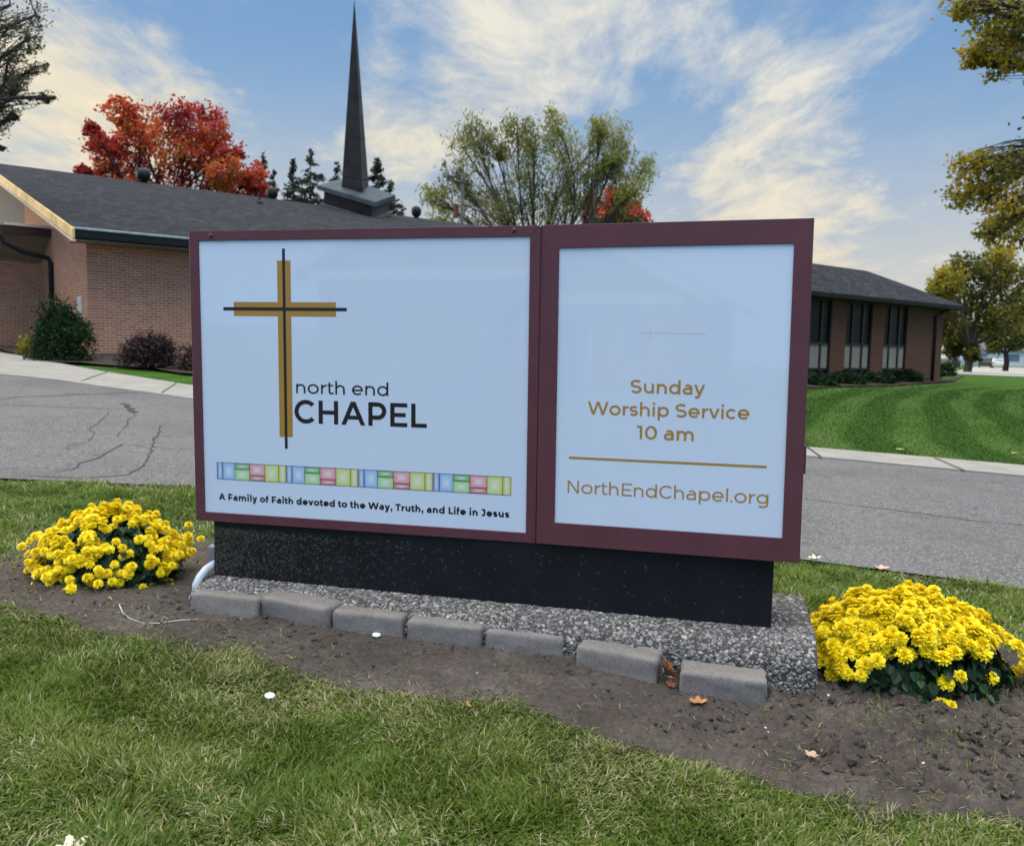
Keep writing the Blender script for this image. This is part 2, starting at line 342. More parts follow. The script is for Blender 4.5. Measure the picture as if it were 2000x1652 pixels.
setp(npmesh('road', np.concatenate([RV, CV]), [np.concatenate([RF, CF + len(RV)])], [M_ROAD, M_CRACK], midx=[0] * len(RF) + [1] * len(CF)), kind='structure')
# concrete walk / gutter strip along the far side of the drive, a real 5 cm step
m, t, out = newmat('walk_concrete'); c = coord(t)
cc = ramp(t, noise(t, 2.2, 7, c, .65), [(.3, (.22, .208, .182)), (.7, (.32, .305, .27))])
cc = mixc(t, math_(t, 'MULTIPLY', noise(t, 90, 3, c), .3), cc, (.25, .245, .23))
pbsdf(t, out, cc, .9, .2, noise(t, 120, 4, c), .25, .004); M_WALK = m
Xs, Ys, Zs = sheet('walk', CURB_F, CURB_B, M_WALK, .024, nb=8)
Xs = np.vstack([Xs[:1], Xs, Xs[-1:]]); Ys = np.vstack([Ys[:1], Ys, Ys[-1:]]); Zs = np.vstack([Zs[:1] - .12, Zs, Zs[-1:] - .12])
gridmesh('concrete_walk', Xs, Ys, Zs, M_WALK, smooth=False, kind='structure')
jb = MB()
for (a, b) in (((3.59, 10.42), (3.41, 9.33)), ((4.92, 9.96), (4.75, 8.87)), ((6.6, 9.4), (6.4, 8.4)), ((-5.9, 15.1), (-5.3, 12.93)), ((-8.0, 17.0), (-7.2, 14.25)), ((1.9, 11.0), (1.75, 10.1))):
    a = np.array(a); b = np.array(b); dn = (b - a) / np.linalg.norm(b - a); pr = np.array([-dn[1], dn[0]]) * .009
    b = a + (b - a) * .93; a = a + (b - a) * .04
    qs = [np.array([p[0], p[1], float(gz(p[0], p[1])) + .0325]) for p in (a - pr, a + pr, b + pr, b - pr)]
    jb.prism(qs, (0, 0, .002))
setp(jb.build('walk_joint', M_CRACK), kind='structure')
# drive far to the side, in front of the parked cars
m_drive = simple('pale_drive', (.36, .35, .31), .9, .2, .15, 3)
DR_A = [(24, 62), (30.4, 54.6), (45, 50.5), (75, 46)]; DR_B = [(26, 66), (40, 66), (52, 62), (82, 57)]
Xs, Ys, Zs = sheet('drive', DR_A, DR_B, m_drive, .03, 40, 6); gridmesh('side_drive', Xs, Ys, Zs, m_drive, kind='structure')
DR_A = [(30, 62), (52, 100), (74, 138)]; DR_B = [(41, 62), (68, 100), (98, 134)]
Xs, Ys, Zs = sheet('drive', DR_A, DR_B, m_drive, .06, 40, 6); gridmesh('parking_lane', Xs, Ys, Zs, m_drive, kind='structure')

# ------------------------------------------------------------------ soil bed
m, t, out = newmat('soil'); c = coord(t)
sc = ramp(t, noise(t, 3.5, 6, c, .65), [(.3, (.062, .052, .045)), (.55, (.110, .093, .080)), (.75, (.175, .152, .13))])
sc = mixc(t, nd(t, 'ShaderNodeMapRange', {0: noise(t, 55, 7, c, .8), 1: .4, 2: .68, 3: 0.0, 4: .75}).outputs[0], sc, (.035, .028, .024))
sp = nd(t, 'ShaderNodeSeparateColor', {0: nd(t, 'ShaderNodeTexVoronoi', {'Vector': c, 'Scale': 200.0}).outputs['Color']}).outputs[0]
sc = mixc(t, ramp(t, sp, [(.97, 0.0), (.99, .4)]), sc, (.22, .19, .15))
pbsdf(t, out, sc, .95, .1, noise(t, 160, 5, c, .7), .7, .006); M_SOIL = m
bx = np.arange(-2.95, 2.65, .009); by = np.arange(2.15, 4.95, .009); X, Y = np.meshgrid(bx, by)
sd = np.where(inpoly(X, Y, BED), 1, -1) * pdist(X, Y, BED) + (fbm(X * 5, Y * 5, 4, 11) - .5) * .16
e = np.clip((sd + .13) / .06, -1, 1)
right = np.clip((X - .3) / .8, 0, 1)
clod = np.abs(fbm(X * 16, Y * 16, 4, 21, .55) - .5) * 2; clod2 = fbm(X * 45, Y * 45, 3, 31)
Zb = gz(X, Y) - .001 + .012 * e + .006 * np.clip(sd / .1, -1, 1) + np.where(e > 0, e, 0) * ((fbm(X * 2.5, Y * 2.5, 2, 41) - .5) * .035 + clod * (.016 + .042 * right) + clod2 * (.012 + .016 * right) + np.abs(fbm(X * 70, Y * 70, 2, 35) - .5) * .012 - .010)
Zb = np.where(e <= -1, gz(X, Y) - .05, Zb)
gridmesh('soil_bed', X, Y, Zb, M_SOIL, kind='structure')
def soil_z(x, y):
    i = np.clip(((np.asarray(y) - by[0]) / .009).astype(int), 0, len(by) - 1); j = np.clip(((np.asarray(x) - bx[0]) / .009).astype(int), 0, len(bx) - 1)
    return np.maximum(Zb[i, j], gz(x, y))
def bed_sd(x, y): return np.where(inpoly(x, y, BED), 1, -1) * pdist(x, y, BED)

ICO_V = None
def ico(sub=1):
    import bmesh
    b = bmesh.new(); bmesh.ops.create_icosphere(b, subdivisions=sub, radius=1); b.verts.ensure_lookup_table()
    V = np.array([v.co[:] for v in b.verts]); F = np.array([[v.index for v in f.verts] for f in b.faces]); b.free(); return V, F
I1V, I1F = ico(1); I2V, I2F = ico(2)
def randrot(n):
    q = rng.normal(size=(n, 4)); q /= np.linalg.norm(q, axis=1)[:, None]; w, x, y, z = q.T
    return np.stack([np.stack([1 - 2 * (y * y + z * z), 2 * (x * y - z * w), 2 * (x * z + y * w)], -1), np.stack([2 * (x * y + z * w), 1 - 2 * (x * x + z * z), 2 * (y * z - x * w)], -1), np.stack([2 * (x * z - y * w), 2 * (y * z + x * w), 1 - 2 * (x * x + y * y)], -1)], 1)
def blobs(P, rad, jitter=.25, BV=I1V, BF=I1F, rot=None):
    n = len(P); base = BV[None] * (1 + jitter * (rng.random((n, len(BV), 1)) - .5)) * rad[:, None, :]
    rot = randrot(n) if rot is None else rot
    V = np.einsum('nij,nkj->nki', rot, base) + P[:, None, :]
    F = BF[None] + (np.arange(n) * len(BV))[:, None, None]
    return V.reshape(-1, 3), F.reshape(-1, BF.shape[1])
# crumbs of soil lying on the bed
n = 42000; x = rng.uniform(-2.8, 2.5, n); y = rng.uniform(2.2, 4.7, n); sdv = bed_sd(x, y)
keep = (sdv > -.02) & (rng.random(n) < np.where(x > .35, 1, .6) * np.clip((fbm(x * 4, y * 4, 3, 201) - .36) / .2, .1, 1)); x, y = x[keep], y[keep]
rr = (.0018 + .0125 * rng.random(len(x)) ** 6) * np.where(x > .9, 1.35, .9)
V, F = blobs(np.stack([x, y, soil_z(x, y) + rr * .12], -1), rr[:, None] * rng.uniform(.5, 1.25, (len(x), 3)), .9)
setp(npmesh('soil_crumbs', V, [F], M_SOIL), kind='stuff')

# ------------------------------------------------------------------ grass blades
def blades(x, y, z, length, width, az, lean, tint, name, mat_):
    n = len(x); cx, sx = np.cos(az), np.sin(az); d = np.stack([cx, sx, np.zeros(n)], -1); wv = np.stack([-sx, cx, np.zeros(n)], -1) * (width * .5)[:, None]
    base = np.stack([x, y, z], -1); s1, c1 = np.sin(lean * .82), np.cos(lean * .82); s2, c2 = np.sin(np.minimum(lean * 1.12, 1.56)), np.cos(np.minimum(lean * 1.12, 1.56))
    up = np.array([0, 0, 1.])
    mid = base + (d * s1[:, None] + up * c1[:, None]) * (length * .5)[:, None]; tip = mid + (d * s2[:, None] + up * c2[:, None]) * (length * .5)[:, None]
    tip[:, 2] = np.maximum(tip[:, 2], z + .003)
    V = np.stack([base - wv, base + wv, mid + wv * .85, mid - wv * .85, tip], 1).reshape(-1, 3); k = (np.arange(n) * 5)[:, None]
    o = npmesh(name, V, [k + np.array([[0, 1, 2, 3]]), k + np.array([[3, 2, 4]])], mat_, attrs={'tint': np.repeat(tint, 5)}); return o
M_GRASS = leafmat('grass_blade', [(0, (.022, .056, .007)), (.3, (.058, .118, .011)), (.6, (.125, .182, .021)), (.8, (.25, .255, .09)), (1, (.47, .42, .26))], .28, .55, spec=.18)
def scatter(n, x0, x1, y0, y1):
    return rng.uniform(x0, x1, n), rng.uniform(y0, y1, n)
SGN0 = np.array([-1.36, 3.63]); SU = np.array([.9711, -.2387]); SW = np.array([.2387, .9711])
def sign_uw(x, y): return (x - SGN0[0]) * SU[0] + (y - SGN0[1]) * SU[1], (x - SGN0[0]) * SW[0] + (y - SGN0[1]) * SW[1]
def grass(n, x0, x1, y0, y1, name, lscale=1.0, wscale=1.0, dens_edge=True, seed=0):
    x, y = scatter(n, x0, x1, y0, y1)
    infr = (np.abs(x) < y * .66 + .35) | ((np.abs(x) < y * .70 + 1.3) & (rng.random(n) < .7))
    u, w = sign_uw(x, y); inside = (u > -.08) & (u < 2.58) & (w > -.13) & (w < .66)
    sdv = bed_sd(x, y) + (fbm(x * 4, y * 4, 3, 51) - .5) * .36 + (fbm(x * 14, y * 14, 2, 53) - .5) * .30
    p = np.clip((.24 - sdv) / .42, 0, 1) ** 1.3; p = np.maximum(p, .025 * (sdv < .25) * (fbm(x * 5, y * 5, 2, 57) > .5))
    thin = fbm(x * 1.7, y * 1.7, 3, 61); p *= np.where(sdv > -.3, np.clip(.75 + 1.1 * (thin - .35), .55, 1), 1)
    road = np.where(inpoly(x, y, ROAD), 1, -1) * pdist(x, y, ROAD_NEAR, False) + (fbm(x * 9, y * 9, 3, 55) - .5) * .09
    keep = infr & ~inside & (rng.random(n) < p) & (road < .0); x, y, sdv = x[keep], y[keep], sdv[keep]; n = len(x)
    tuft = fbm(x * 3.6, y * 3.6, 4, 71); t2 = fbm(x * 7, y * 7, 3, 81); flow = fbm(x * 1.1, y * 1.1, 3, 91) * 4 * math.pi + fbm(x * 4, y * 4, 2, 95) * 2 * math.pi
    lush = np.clip((tuft * .6 + t2 * .4 - .42) / .16, 0, 1); near_bed = np.clip(1 - (-sdv - .02) / .55, 0, 1) * (y < 3.6)
    lush = lush * (1 - .6 * near_bed)
    L = (.030 + .020 * lush + .024 * rng.random(n) ** 2) * lscale
    lean = np.clip(1.34 - .34 * lush + rng.normal(0, .26, n), .2, 1.5)
    az = np.where(rng.random(n) < .5, flow + rng.normal(0, .8, n), rng.uniform(0, 6.28, n))
    dry = rng.random(n) < (.06 + .34 * np.clip((fbm(x * 2.1, y * 2.1, 3, 171) - .47) / .10, 0, 1) * (1 - .6 * lush) + .35 * near_bed)
    tint = np.where(dry, rng.uniform(.66, 1, n), np.clip(.16 + .34 * rng.random(n) + .36 * lush * fbm(x * 3, y * 3, 2, 99) + .08 * (1 - lush), 0, .64))
    wd = (.0032 + .0024 * rng.random(n)) * wscale
    setp(blades(x, y, gz(x, y) - .004, L, wd, az, lean, tint, name, M_GRASS), kind='stuff')
grass(400000, -3.2, 3.2, 1.55, 3.75, 'front_grass', .80, .80)
grass(290000, -6.4, 5.6, 3.3, 6.35, 'rear_grass', 1.1, 1.3)
# longer tufts along the foot of the bed, blades growing in the soil
n = 5000; x, y = scatter(n, -2.4, 2.2, 2.25, 4.6); ok = (bed_sd(x, y) > -.05) & (fbm(x * 6, y * 6, 2, 123) > np.where((x > .9) & (y < 2.9), .5, .66)); x, y = x[ok], y[ok]; u, w = sign_uw(x, y); ok = ~((u > -.1) & (u < 2.6) & (w > -.25) & (w < .7)); x, y = x[ok], y[ok]; n = len(x)
if n: setp(blades(x, y, soil_z(x, y) - .004, rng.uniform(.03, .07, n), rng.uniform(.002, .0035, n), rng.uniform(0, 6.28, n), rng.uniform(.3, 1.1, n), rng.uniform(.25, .8, n), 'stray_grass', M_GRASS), kind='stuff')
# straw and clippings on the soil
n = 6500; x, y = scatter(n, -2.7, 2.3, 2.25, 4.5); ok = (bed_sd(x, y) > -.1) & (rng.random(n) < np.where(fbm(x * 3, y * 3, 3, 7) > .5, 1, .25)); x, y = x[ok], y[ok]; n = len(x)
setp(blades(x, y, soil_z(x, y) + .006, rng.uniform(.012, .06, n) * rng.uniform(.5, 1, n), rng.uniform(.0020, .0036, n), rng.uniform(0, 6.28, n), np.full(n, 1.5), rng.uniform(.55, .95, n), 'straw_litter', M_GRASS), kind='stuff')

# short mown blades on the far lawn across the drive, where they still read as grain
n = 330000; y = 8.6 + 25 * rng.random(n) ** 1.8; x = y * rng.uniform(.28, .66, n); ok = ~inpoly(x, y, ROAD) & ~inpoly(x, y, WALK) & (pdist(x, y, CURB_B, False) > .02) & (y > np.interp(x, [p[0] for p in CURB_B], [p[1] for p in CURB_B])); x, y = x[ok], y[ok]; n = len(x)
ok = (y < 22) | (rng.random(n) < np.clip((34 - y) / 12, 0, 1)); ok &= (x * .6272 - y * .7788 > -18.0); x, y = x[ok], y[ok]; n = len(x)
st2 = np.clip((np.sin((np.hypot(x - 72, y + 11) + (fbm(x * .25, y * .25, 2, 3) - .5) * .5) * 5.4) + .2) / .8, 0, 1)
M_LAWN = leafmat('mown_blade', [(0, (.022, .070, .004)), (.35, (.060, .150, .010)), (.7, (.125, .21, .045)), (1, (.24, .30, .13))], .25)
setp(blades(x, y, gz(x, y) - .01, rng.uniform(.03, .055, n), .0007 * y * rng.uniform(.8, 1.4, n), rng.uniform(0, 6.28, n), rng.uniform(.4, 1.4, n), np.clip(.20 + .40 * st2 * np.clip(fbm(x * .35, y * .35, 3, 8) * 2.2 - .2, .45, 1) + rng.normal(0, .10, n), 0, 1), 'far_lawn_grass', M_LAWN), kind='stuff')

# ------------------------------------------------------------------ lettering: stroke glyphs, cap height 700
def arc(cx, cy, rx, ry, a0, a1, n=18): return [(cx + rx * math.cos(R(a0 + (a1 - a0) * i / n)), cy + ry * math.sin(R(a0 + (a1 - a0) * i / n))) for i in range(n + 1)]
XH, AS, CH, DS = 520, 742, 700, -195
def glyph(ch, w):
    h = w / 2; L = []; Dg = []; Pg = []
    def ring(wd, ht, y0=0): return arc(wd / 2, y0 + ht / 2, wd / 2 - h, ht / 2 - h, 0, 360, 40)
    def diag(x0, y0, x1, y1, k=1.0):
        an = math.atan2(abs(y1 - y0), abs(x1 - x0)); hw = h / math.sin(an) * k; Pg.append([(x0 - hw, y0), (x0 + hw, y0), (x1 + hw, y1), (x1 - hw, y1)])
    def rect(x0, y0, x1, y1): Pg.append([(x0, y0), (x1, y0), (x1, y1), (x0, y1)])
    b = 560 + .25 * (w - 80); st, rd, dg = 78 - .25 * (w - 80) * .6, 42 - .1 * (w - 80), 8
    lb = rb = st; W_ = 0
    dotr = w * .62
    if ch == 'n' or ch == 'h':
        W_ = 490 + .35 * (w - 80); rx = W_ / 2 - h; yc = XH - h - rx * .95
        rect(0, 0, w, XH if ch == 'n' else AS); L.append([(h, yc)] + arc(W_ / 2, yc, rx, rx * .95, 180, 0) + [(W_ - h, 0)])
    elif ch == 'm':
        W_ = 800 + .6 * (w - 80); hw = (W_ - w) / 2; rx = hw / 2; yc = XH - h - rx; rect(0, 0, w, XH)
        for k in (0, 1): L.append([(h + k * hw, yc)] + arc(h + k * hw + rx, yc, rx, rx, 180, 0) + [(h + (k + 1) * hw, 0)])
    elif ch == 'r':
        W_ = 290 + .3 * (w - 80); rect(0, 0, w, XH); rx = W_ - h; L.append(arc(h + rx, XH - h - rx * .95, rx, rx * .95, 180, 90)); rb = 20
    elif ch == 'u':
        W_ = 490 + .35 * (w - 80); rx = W_ / 2 - h; yc = h + rx * .95; rect(W_ - w, 0, W_, XH); L.append([(h, XH), (h, yc)] + arc(W_ / 2, yc, rx, rx * .95, 180, 360))
    elif ch == 'o': W_ = 585 + .2 * (w - 80); L.append(ring(W_, 540, -10)); lb = rb = rd
    elif ch == 'd': W_ = b; L.append(ring(b - .1 * w, 540, -10)); rect(W_ - w, 0, W_, AS); lb = rd
    elif ch == 'p': W_ = b; L.append([(x + .1 * w, y) for x, y in ring(b - .1 * w, 540, -10)]); rect(0, DS, w, XH); rb = rd
    elif ch == 'g':
        W_ = b; L.append(ring(b - .1 * w, 500, 20)); rect(W_ - w, -20, W_, XH); rx = (W_ - w) / 2 - 10
        L.append([(W_ - h, 0)] + arc(W_ - h - rx, -20, rx, 175 - h + 10, 0, -140, 16)); lb = rd
    elif ch == 'a':
        W_ = 470 + .35 * (w - 80); rx = W_ / 2 - h - 8; ry = 190 - h * .6
        L.append(arc(W_ - h - rx, XH - h + 8 - ry, rx, ry, 128, 0) + [(W_ - h, 0)])
        ym = 300; y0 = h - 8; r2 = (ym - y0) / 2; L.append([(W_ - h, ym), (h + r2, ym)] + arc(h + r2 * 1.05, y0 + r2, r2 * 1.05, r2, 90, 270)[1:] + [(W_ * .52, y0)] + arc(W_ * .5, y0 + 110, W_ * .5 - h, 110, 280, 355, 8)); lb = rd; rb = st - 8
    elif ch == 'e': W_ = 565 + .2 * (w - 80); L.append([(w * .6, 262 - h * .2), (W_ - h, 262 - h * .2)] + arc(W_ / 2, 260, W_ / 2 - h, 270 - h, 2, 318, 36)[1:]); lb = rb = rd
    elif ch == 'c': W_ = 500 + .2 * (w - 80); q = 270 - h; L.append(arc(q + h, 260, q, q, 42, 318, 36)); lb = rd; rb = 25
    elif ch == 's':
        W_ = 430 + .2 * (w - 80); y1 = XH + 8 - h; y0 = h - 8; m_ = (y0 + y1) / 2; r1 = (y1 - m_) / 2; rx = W_ / 2 - h
        L.append(arc(W_ / 2, y1 - r1, rx, r1, 30, 90, 8) + arc(W_ / 2, y1 - r1, rx, r1, 90, 250, 16)[1:] + arc(W_ / 2, y0 + r1, rx, r1, 70, -90, 16) + arc(W_ / 2, y0 + r1, rx, r1, -90, -152, 8)[1:]); lb = rb = 30
    elif ch == 'S':
        W_ = 570 + .2 * (w - 80); y1 = 710 - h; y0 = h - 10; m_ = (y0 + y1) / 2; r1 = (y1 - m_) / 2; rx = W_ / 2 - h
        L.append(arc(W_ / 2, y1 - r1, rx, r1, 34, 90, 8) + arc(W_ / 2, y1 - r1, rx, r1, 90, 248, 18)[1:] + arc(W_ / 2, y0 + r1, rx, r1, 68, -90, 18) + arc(W_ / 2, y0 + r1, rx, r1, -90, -150, 8)[1:]); lb = rb = 38
    elif ch == 't':
        W_ = 330 + .2 * (w - 80); x0 = 95 + h * .4; rr = 95; L.append([(x0, XH + 120), (x0, h + rr)] + arc(x0 + rr, h - 6 + rr, rr, rr, 180, 285, 10)[1:] + [(W_, 22 + h * .75)]); rect(0, XH - w * .85, W_ - 12, XH); lb = 12; rb = 10
    elif ch == 'f':
        W_ = 330 + .2 * (w - 80); x0 = 95 + h * .4; rr = 130; L.append([(x0, 0), (x0, AS + 5 - h - rr)] + arc(x0 + rr, AS + 5 - h - rr, rr, rr, 180, 80, 10)); rect(0, XH - w * .85, W_ - 12, XH); lb = 12; rb = -8
    elif ch == 'i': W_ = w; rect(0, 0, w, XH); Pg.append(arc(h, XH + 155, dotr, dotr, 0, 342, 19))
    elif ch == 'l': W_ = w; rect(0, 0, w, AS)
    elif ch == 'v': W_ = 530 + .3 * (w - 80); k = h * 1.05; diag(k, XH, W_ / 2, 0); diag(W_ - k, XH, W_ / 2, 0); lb = rb = dg
    elif ch == 'y':
        W_ = 530 + .3 * (w - 80); k = h * 1.05; diag(k, XH, W_ / 2, 0); s = (XH) / (W_ / 2 - k); yb = -95; xb = W_ / 2 + yb / s; diag(W_ - k, XH, xb, yb); L.append([(xb + 4, yb + 20), (xb - 22, yb - 38)] + [(xb - 66, -200 + h + 12), (xb - 120, -200 + h), (xb - 170, -190 + h + 12)]); lb = rb = dg
    elif ch == 'A': W_ = 720 + .25 * (w - 80); k = h * 1.05; diag(k, 0, W_ / 2, CH); diag(W_ - k, 0, W_ / 2, CH); rect(W_ * .20, 165, W_ * .80, 165 + w * .92); lb = rb = dg
    elif ch == 'C': W_ = 640 + .1 * (w - 80); q = 360 - h; L.append(arc(q + h, 350, q, q, 42, 318, 44)); lb = rd; rb = 25
    elif ch in 'EF':
        W_ = 510 if ch == 'E' else 495; rect(0, 0, w, CH); rect(w - 1, CH - w * .92, W_, CH); rect(w - 1, (350 if ch == 'E' else 300) - w * .46, W_ - 50, (350 if ch == 'E' else 300) + w * .46)
        if ch == 'E': rect(w - 1, 0, W_, w * .92)
        lb = st + 15; rb = 28
    elif ch == 'H': W_ = 590 + .3 * (w - 80); rect(0, 0, w, CH); rect(W_ - w, 0, W_, CH); rect(w - 1, 350 - w * .46, W_ - w + 1, 350 + w * .46); lb = rb = st + 15
    elif ch == 'L': W_ = 460; rect(0, 0, w, CH); rect(w - 1, 0, W_, w * .92); lb = st + 15; rb = 10
    elif ch == 'N': W_ = 600 + .3 * (w - 80); rect(0, 0, w, CH); rect(W_ - w, 0, W_, CH); diag(w * .62, CH, W_ - w * .62, 0); lb = rb = st + 15
    elif ch == 'P': W_ = 530 + .25 * (w - 80); rect(0, 0, w, CH); r1 = (CH - h - 245) / 2; L.append([(h, CH - h * .95), (W_ - h - r1, CH - h * .95)] + arc(W_ - h - r1, CH - h * .95 - r1, r1, r1, 90, -90, 20)[1:] + [(h, CH - h * .95 - 2 * r1)]); lb = st + 15; rb = 30
    elif ch == 'T': W_ = 560; rect(0, CH - w * .92, W_, CH); rect(W_ / 2 - h, 0, W_ / 2 + h, CH - w * .92 + 1); lb = rb = 12
    elif ch == 'W':
        W_ = 1080 + .4 * (w - 80); k = h * 1.02; q = W_ / 4 + 6
        diag(k, CH, q + 14, 0); diag(W_ / 2, CH, q + 14, 0); diag(W_ / 2, CH, W_ - q - 14, 0); diag(W_ - k, CH, W_ - q - 14, 0); lb = rb = dg
    elif ch == 'J': W_ = 420; rr = 170 - h * .3; L.append([(70, CH - h * .92), (W_ - h, CH - h * .92), (W_ - h, rr + h)] + arc(W_ - h - rr, rr + h - 10, rr, rr, 0, -140, 16)); lb = 15; rb = st + 10
    elif ch == '1': W_ = 250 + .4 * (w - 80); rect(W_ - w, 0, W_, CH); rect(0, CH - w * .92, W_ - w + 1, CH); lb = 20; rb = 90
    elif ch == '0': W_ = 590 + .2 * (w - 80); L.append(arc(W_ / 2, 350, W_ / 2 - h, 360 - h, 0, 360, 44)); lb = rb = 40
    elif ch == '.': W_ = dotr * 2; Pg.append(arc(dotr, dotr - 6, dotr, dotr, 0, 342, 19)); lb = rb = 40
    elif ch == ',': W_ = dotr * 2; Pg.append(arc(dotr, dotr - 6, dotr, dotr, 0, 342, 19)); Pg.append([(dotr * .9, dotr * .6), (dotr * 2, dotr), (dotr * 1.2, -dotr * 1.5), (dotr * .35, -dotr * 1.5)]); lb = rb = 34
    elif ch == ' ': W_ = 190; lb = rb = 30
    return W_, lb, rb, L, Pg
def ribbon(pts, h):
    P_ = np.array(pts, float); closed = np.hypot(*(P_[0] - P_[-1])) < 1e-6
    if closed: P_ = P_[:-1]
    n = len(P_); keep = [0]
    for i in range(1, n):
        if np.hypot(*(P_[i] - P_[keep[-1]])) > .5: keep.append(i)
    P_ = P_[keep]; n = len(P_); nx = np.roll(P_, -1, 0); pv = np.roll(P_, 1, 0)
    d1 = P_ - pv; d2 = nx - P_
    if not closed: d1[0] = d2[0]; d2[-1] = d1[-1]
    d1 /= np.linalg.norm(d1, axis=1)[:, None]; d2 /= np.linalg.norm(d2, axis=1)[:, None]
    n1 = np.stack([-d1[:, 1], d1[:, 0]], -1); n2 = np.stack([-d2[:, 1], d2[:, 0]], -1); mt = n1 + n2; mt /= np.linalg.norm(mt, axis=1)[:, None]
    mt = mt / np.clip(np.sum(mt * n1, 1), .45, 1)[:, None] * h
    V = np.concatenate([P_ + mt, P_ - mt]); k = n if closed else n - 1
    return V, [(i, (i + 1) % n, n + (i + 1) % n, n + i) for i in range(k)]
def text_obj(name, s, w, a0, a1, base, cap, mat_, parent, y=-.0002):
    sy = cap / CH; x = 0; V = []; F = []; first = None; step = 0
    for ch in s:
        W_, lb, rb, L, Pg = glyph(ch, w)
        if first is not None: x += lb
        first = 0; k = 0
        for st_ in L:
            v, f = ribbon(st_, w / 2); n0 = len(V); V += [(x + p[0], -k * .00006, p[1]) for p in v]; F += [[i + n0 for i in q] for q in f]; k += 1
        for pg in Pg:
            n0 = len(V); V += [(x + p[0], -k * .00006, p[1]) for p in pg]; F.append([n0 + i for i in range(len(pg))]); k += 1
        x += W_; last = rb; x += rb
    x -= last; mb = MB(); V = np.array(V)
    xs0, xs1 = V[:, 0].min(), V[:, 0].max()
    sx = (a1 - a0) / (xs1 - xs0); print('TEXT', s, 'sx/sy %.3f' % (sx / sy))
    V = np.stack([a0 + (V[:, 0] - xs0) * sx, V[:, 1] + y, base + V[:, 2] * sy], -1)
    mb.add(V, F); o = mb.build(name, mat_, parent); return o

# ------------------------------------------------------------------ the monument sign
def paint(name, col, rough, spots=0.0, coat=0.0):
    m, t, out = newmat(name); c = coord(t)
    f = noise(t, 6, 5, c); cc = ramp(t, f, [(.3, tuple(x * .9 for x in col)), (.7, tuple(x * 1.1 for x in col))])
    sc_ = noise(t, 55, 4, c, .7); cc = mixc(t, ramp(t, sc_, [(.70, 0.0), (.78, spots)]), cc, (.30, .24, .23))
    pbsdf(t, out, cc, rough, .4, noise(t, 90, 3, c), .05, .002, 0, coat); return m
M_BURG = paint('burgundy_paint', (.118, .040, .050), .45, .25)
M_DARKGAP = simple('dark_gap', (.01, .006, .008), .8)
m, t, out = newmat('sign_acrylic'); c = coord(t)
pbsdf(t, out, ramp(t, noise(t, 2, 4, c), [(.3, (.68, .785, .93)), (.7, (.70, .80, .94))]), .03, .75); M_FACE = m
M_GOLD = simple('gold_vinyl', (.44, .245, .045), .35, .4, .03, 5, 0)
M_INK = simple('black_vinyl', (.022, .019, .022), .35, .4, .1, 5, 0)
M_RED = simple('red_light_tint', (.75, .25, .36), .4, .3, .1, 5, 0)
def strip_mat():
    m, t, out = newmat('stained_glass_print'); n = nd(t, 'ShaderNodeVertexColor', layer_name='print_colour'); pbsdf(t, out, n.outputs[0], .3, .4); return m
M_STRIP = strip_mat()
def rod(w):
    a = np.linalg.norm(w); k = np.array(w) / a; K = np.array([[0, -k[2], k[1]], [k[2], 0, -k[0]], [-k[1], k[0], 0]]); return np.eye(3) + math.sin(a) * K + (1 - math.cos(a)) * K @ K
PL = (np.array([-1.35979806, 3.62595482, 1.74597118]), rod([0.01567299, -0.00737859, -0.22710813]), 1.489)
PR = (np.array([0.0929993772, 3.30142321, 1.7564018]), rod([-7.28149672e-04, -9.19942938e-03, -0.271619129]), .9768)
sign = empty('monument_sign', (float(SGN0[0] + SU[0] * 1.2 + SW[0] * .25), float(SGN0[1] + SU[1] * 1.2 + SW[1] * .25), float(gz(-.1, 3.5))),
             label='low church sign with two burgundy framed white panels on a black skirt and pebbled plinth', cat='sign')
inv = Matrix.Translation(-Vector(sign.location))
def frame_obj(nm, Pm, W_, wl, wr, wt, wb, mitre):
    o_, M_, _ = Pm; mb = MB(); H_ = 1.22; d0, d1 = 0.0, .012; g = .0006 if mitre else 0
    mb.box((.0015, d1, -H_ + .0015), (W_ - .0015, .34, -.0015))
    outer = [(0, 0), (W_, 0), (W_, -H_), (0, -H_)]; inner = [(wl, -wt), (W_ - wr, -wt), (W_ - wr, -H_ + wb), (wl, -H_ + wb)]
    if not mitre:
        ring = [(p[0], d0, p[1]) for p in outer + inner] + [(p[0], d1 - .0004, p[1]) for p in outer + inner]
        mb.add(ring, [(i, (i + 1) % 4, 4 + (i + 1) % 4, 4 + i) for i in range(4)] + [(4 + i, 4 + (i + 1) % 4, 12 + (i + 1) % 4, 12 + i) for i in range(4)] + [(i, 8 + i, 8 + (i + 1) % 4, (i + 1) % 4) for i in range(4)])
    for i in range(4 if mitre else 0):
        j = (i + 1) % 4; A, B, Ci, Di = outer[i], outer[j], inner[j], inner[i]
        ex = np.array([B[0] - A[0], B[1] - A[1]]); ex = ex / np.linalg.norm(ex) * g
        poly = [(A[0] + ex[0], d0, A[1] + ex[1]), (B[0] - ex[0], d0, B[1] - ex[1]), (Ci[0] - ex[0], d0, Ci[1] - ex[1]), (Di[0] + ex[0], d0, Di[1] + ex[1])]
        mb.prism(poly, (0, d1 - .0004, 0))
    ob = mb.build(nm, M_BURG, sign, bevel=.0012)
    ob.matrix_local = inv @ Matrix(((M_[0][0], M_[0][1], M_[0][2], o_[0]), (M_[1][0], M_[1][1], M_[1][2], o_[1]), (M_[2][0], M_[2][1], M_[2][2], o_[2]), (0, 0, 0, 1)))
    fb = MB(); fb.box((wl + .0004, .007, -H_ + wb + .0004), (W_ - wr - .0004, .0112, -wt - .0004)); f = fb.build('sign_face', M_FACE, ob)
    return ob
FY = .0066                                       # just proud of the recessed face
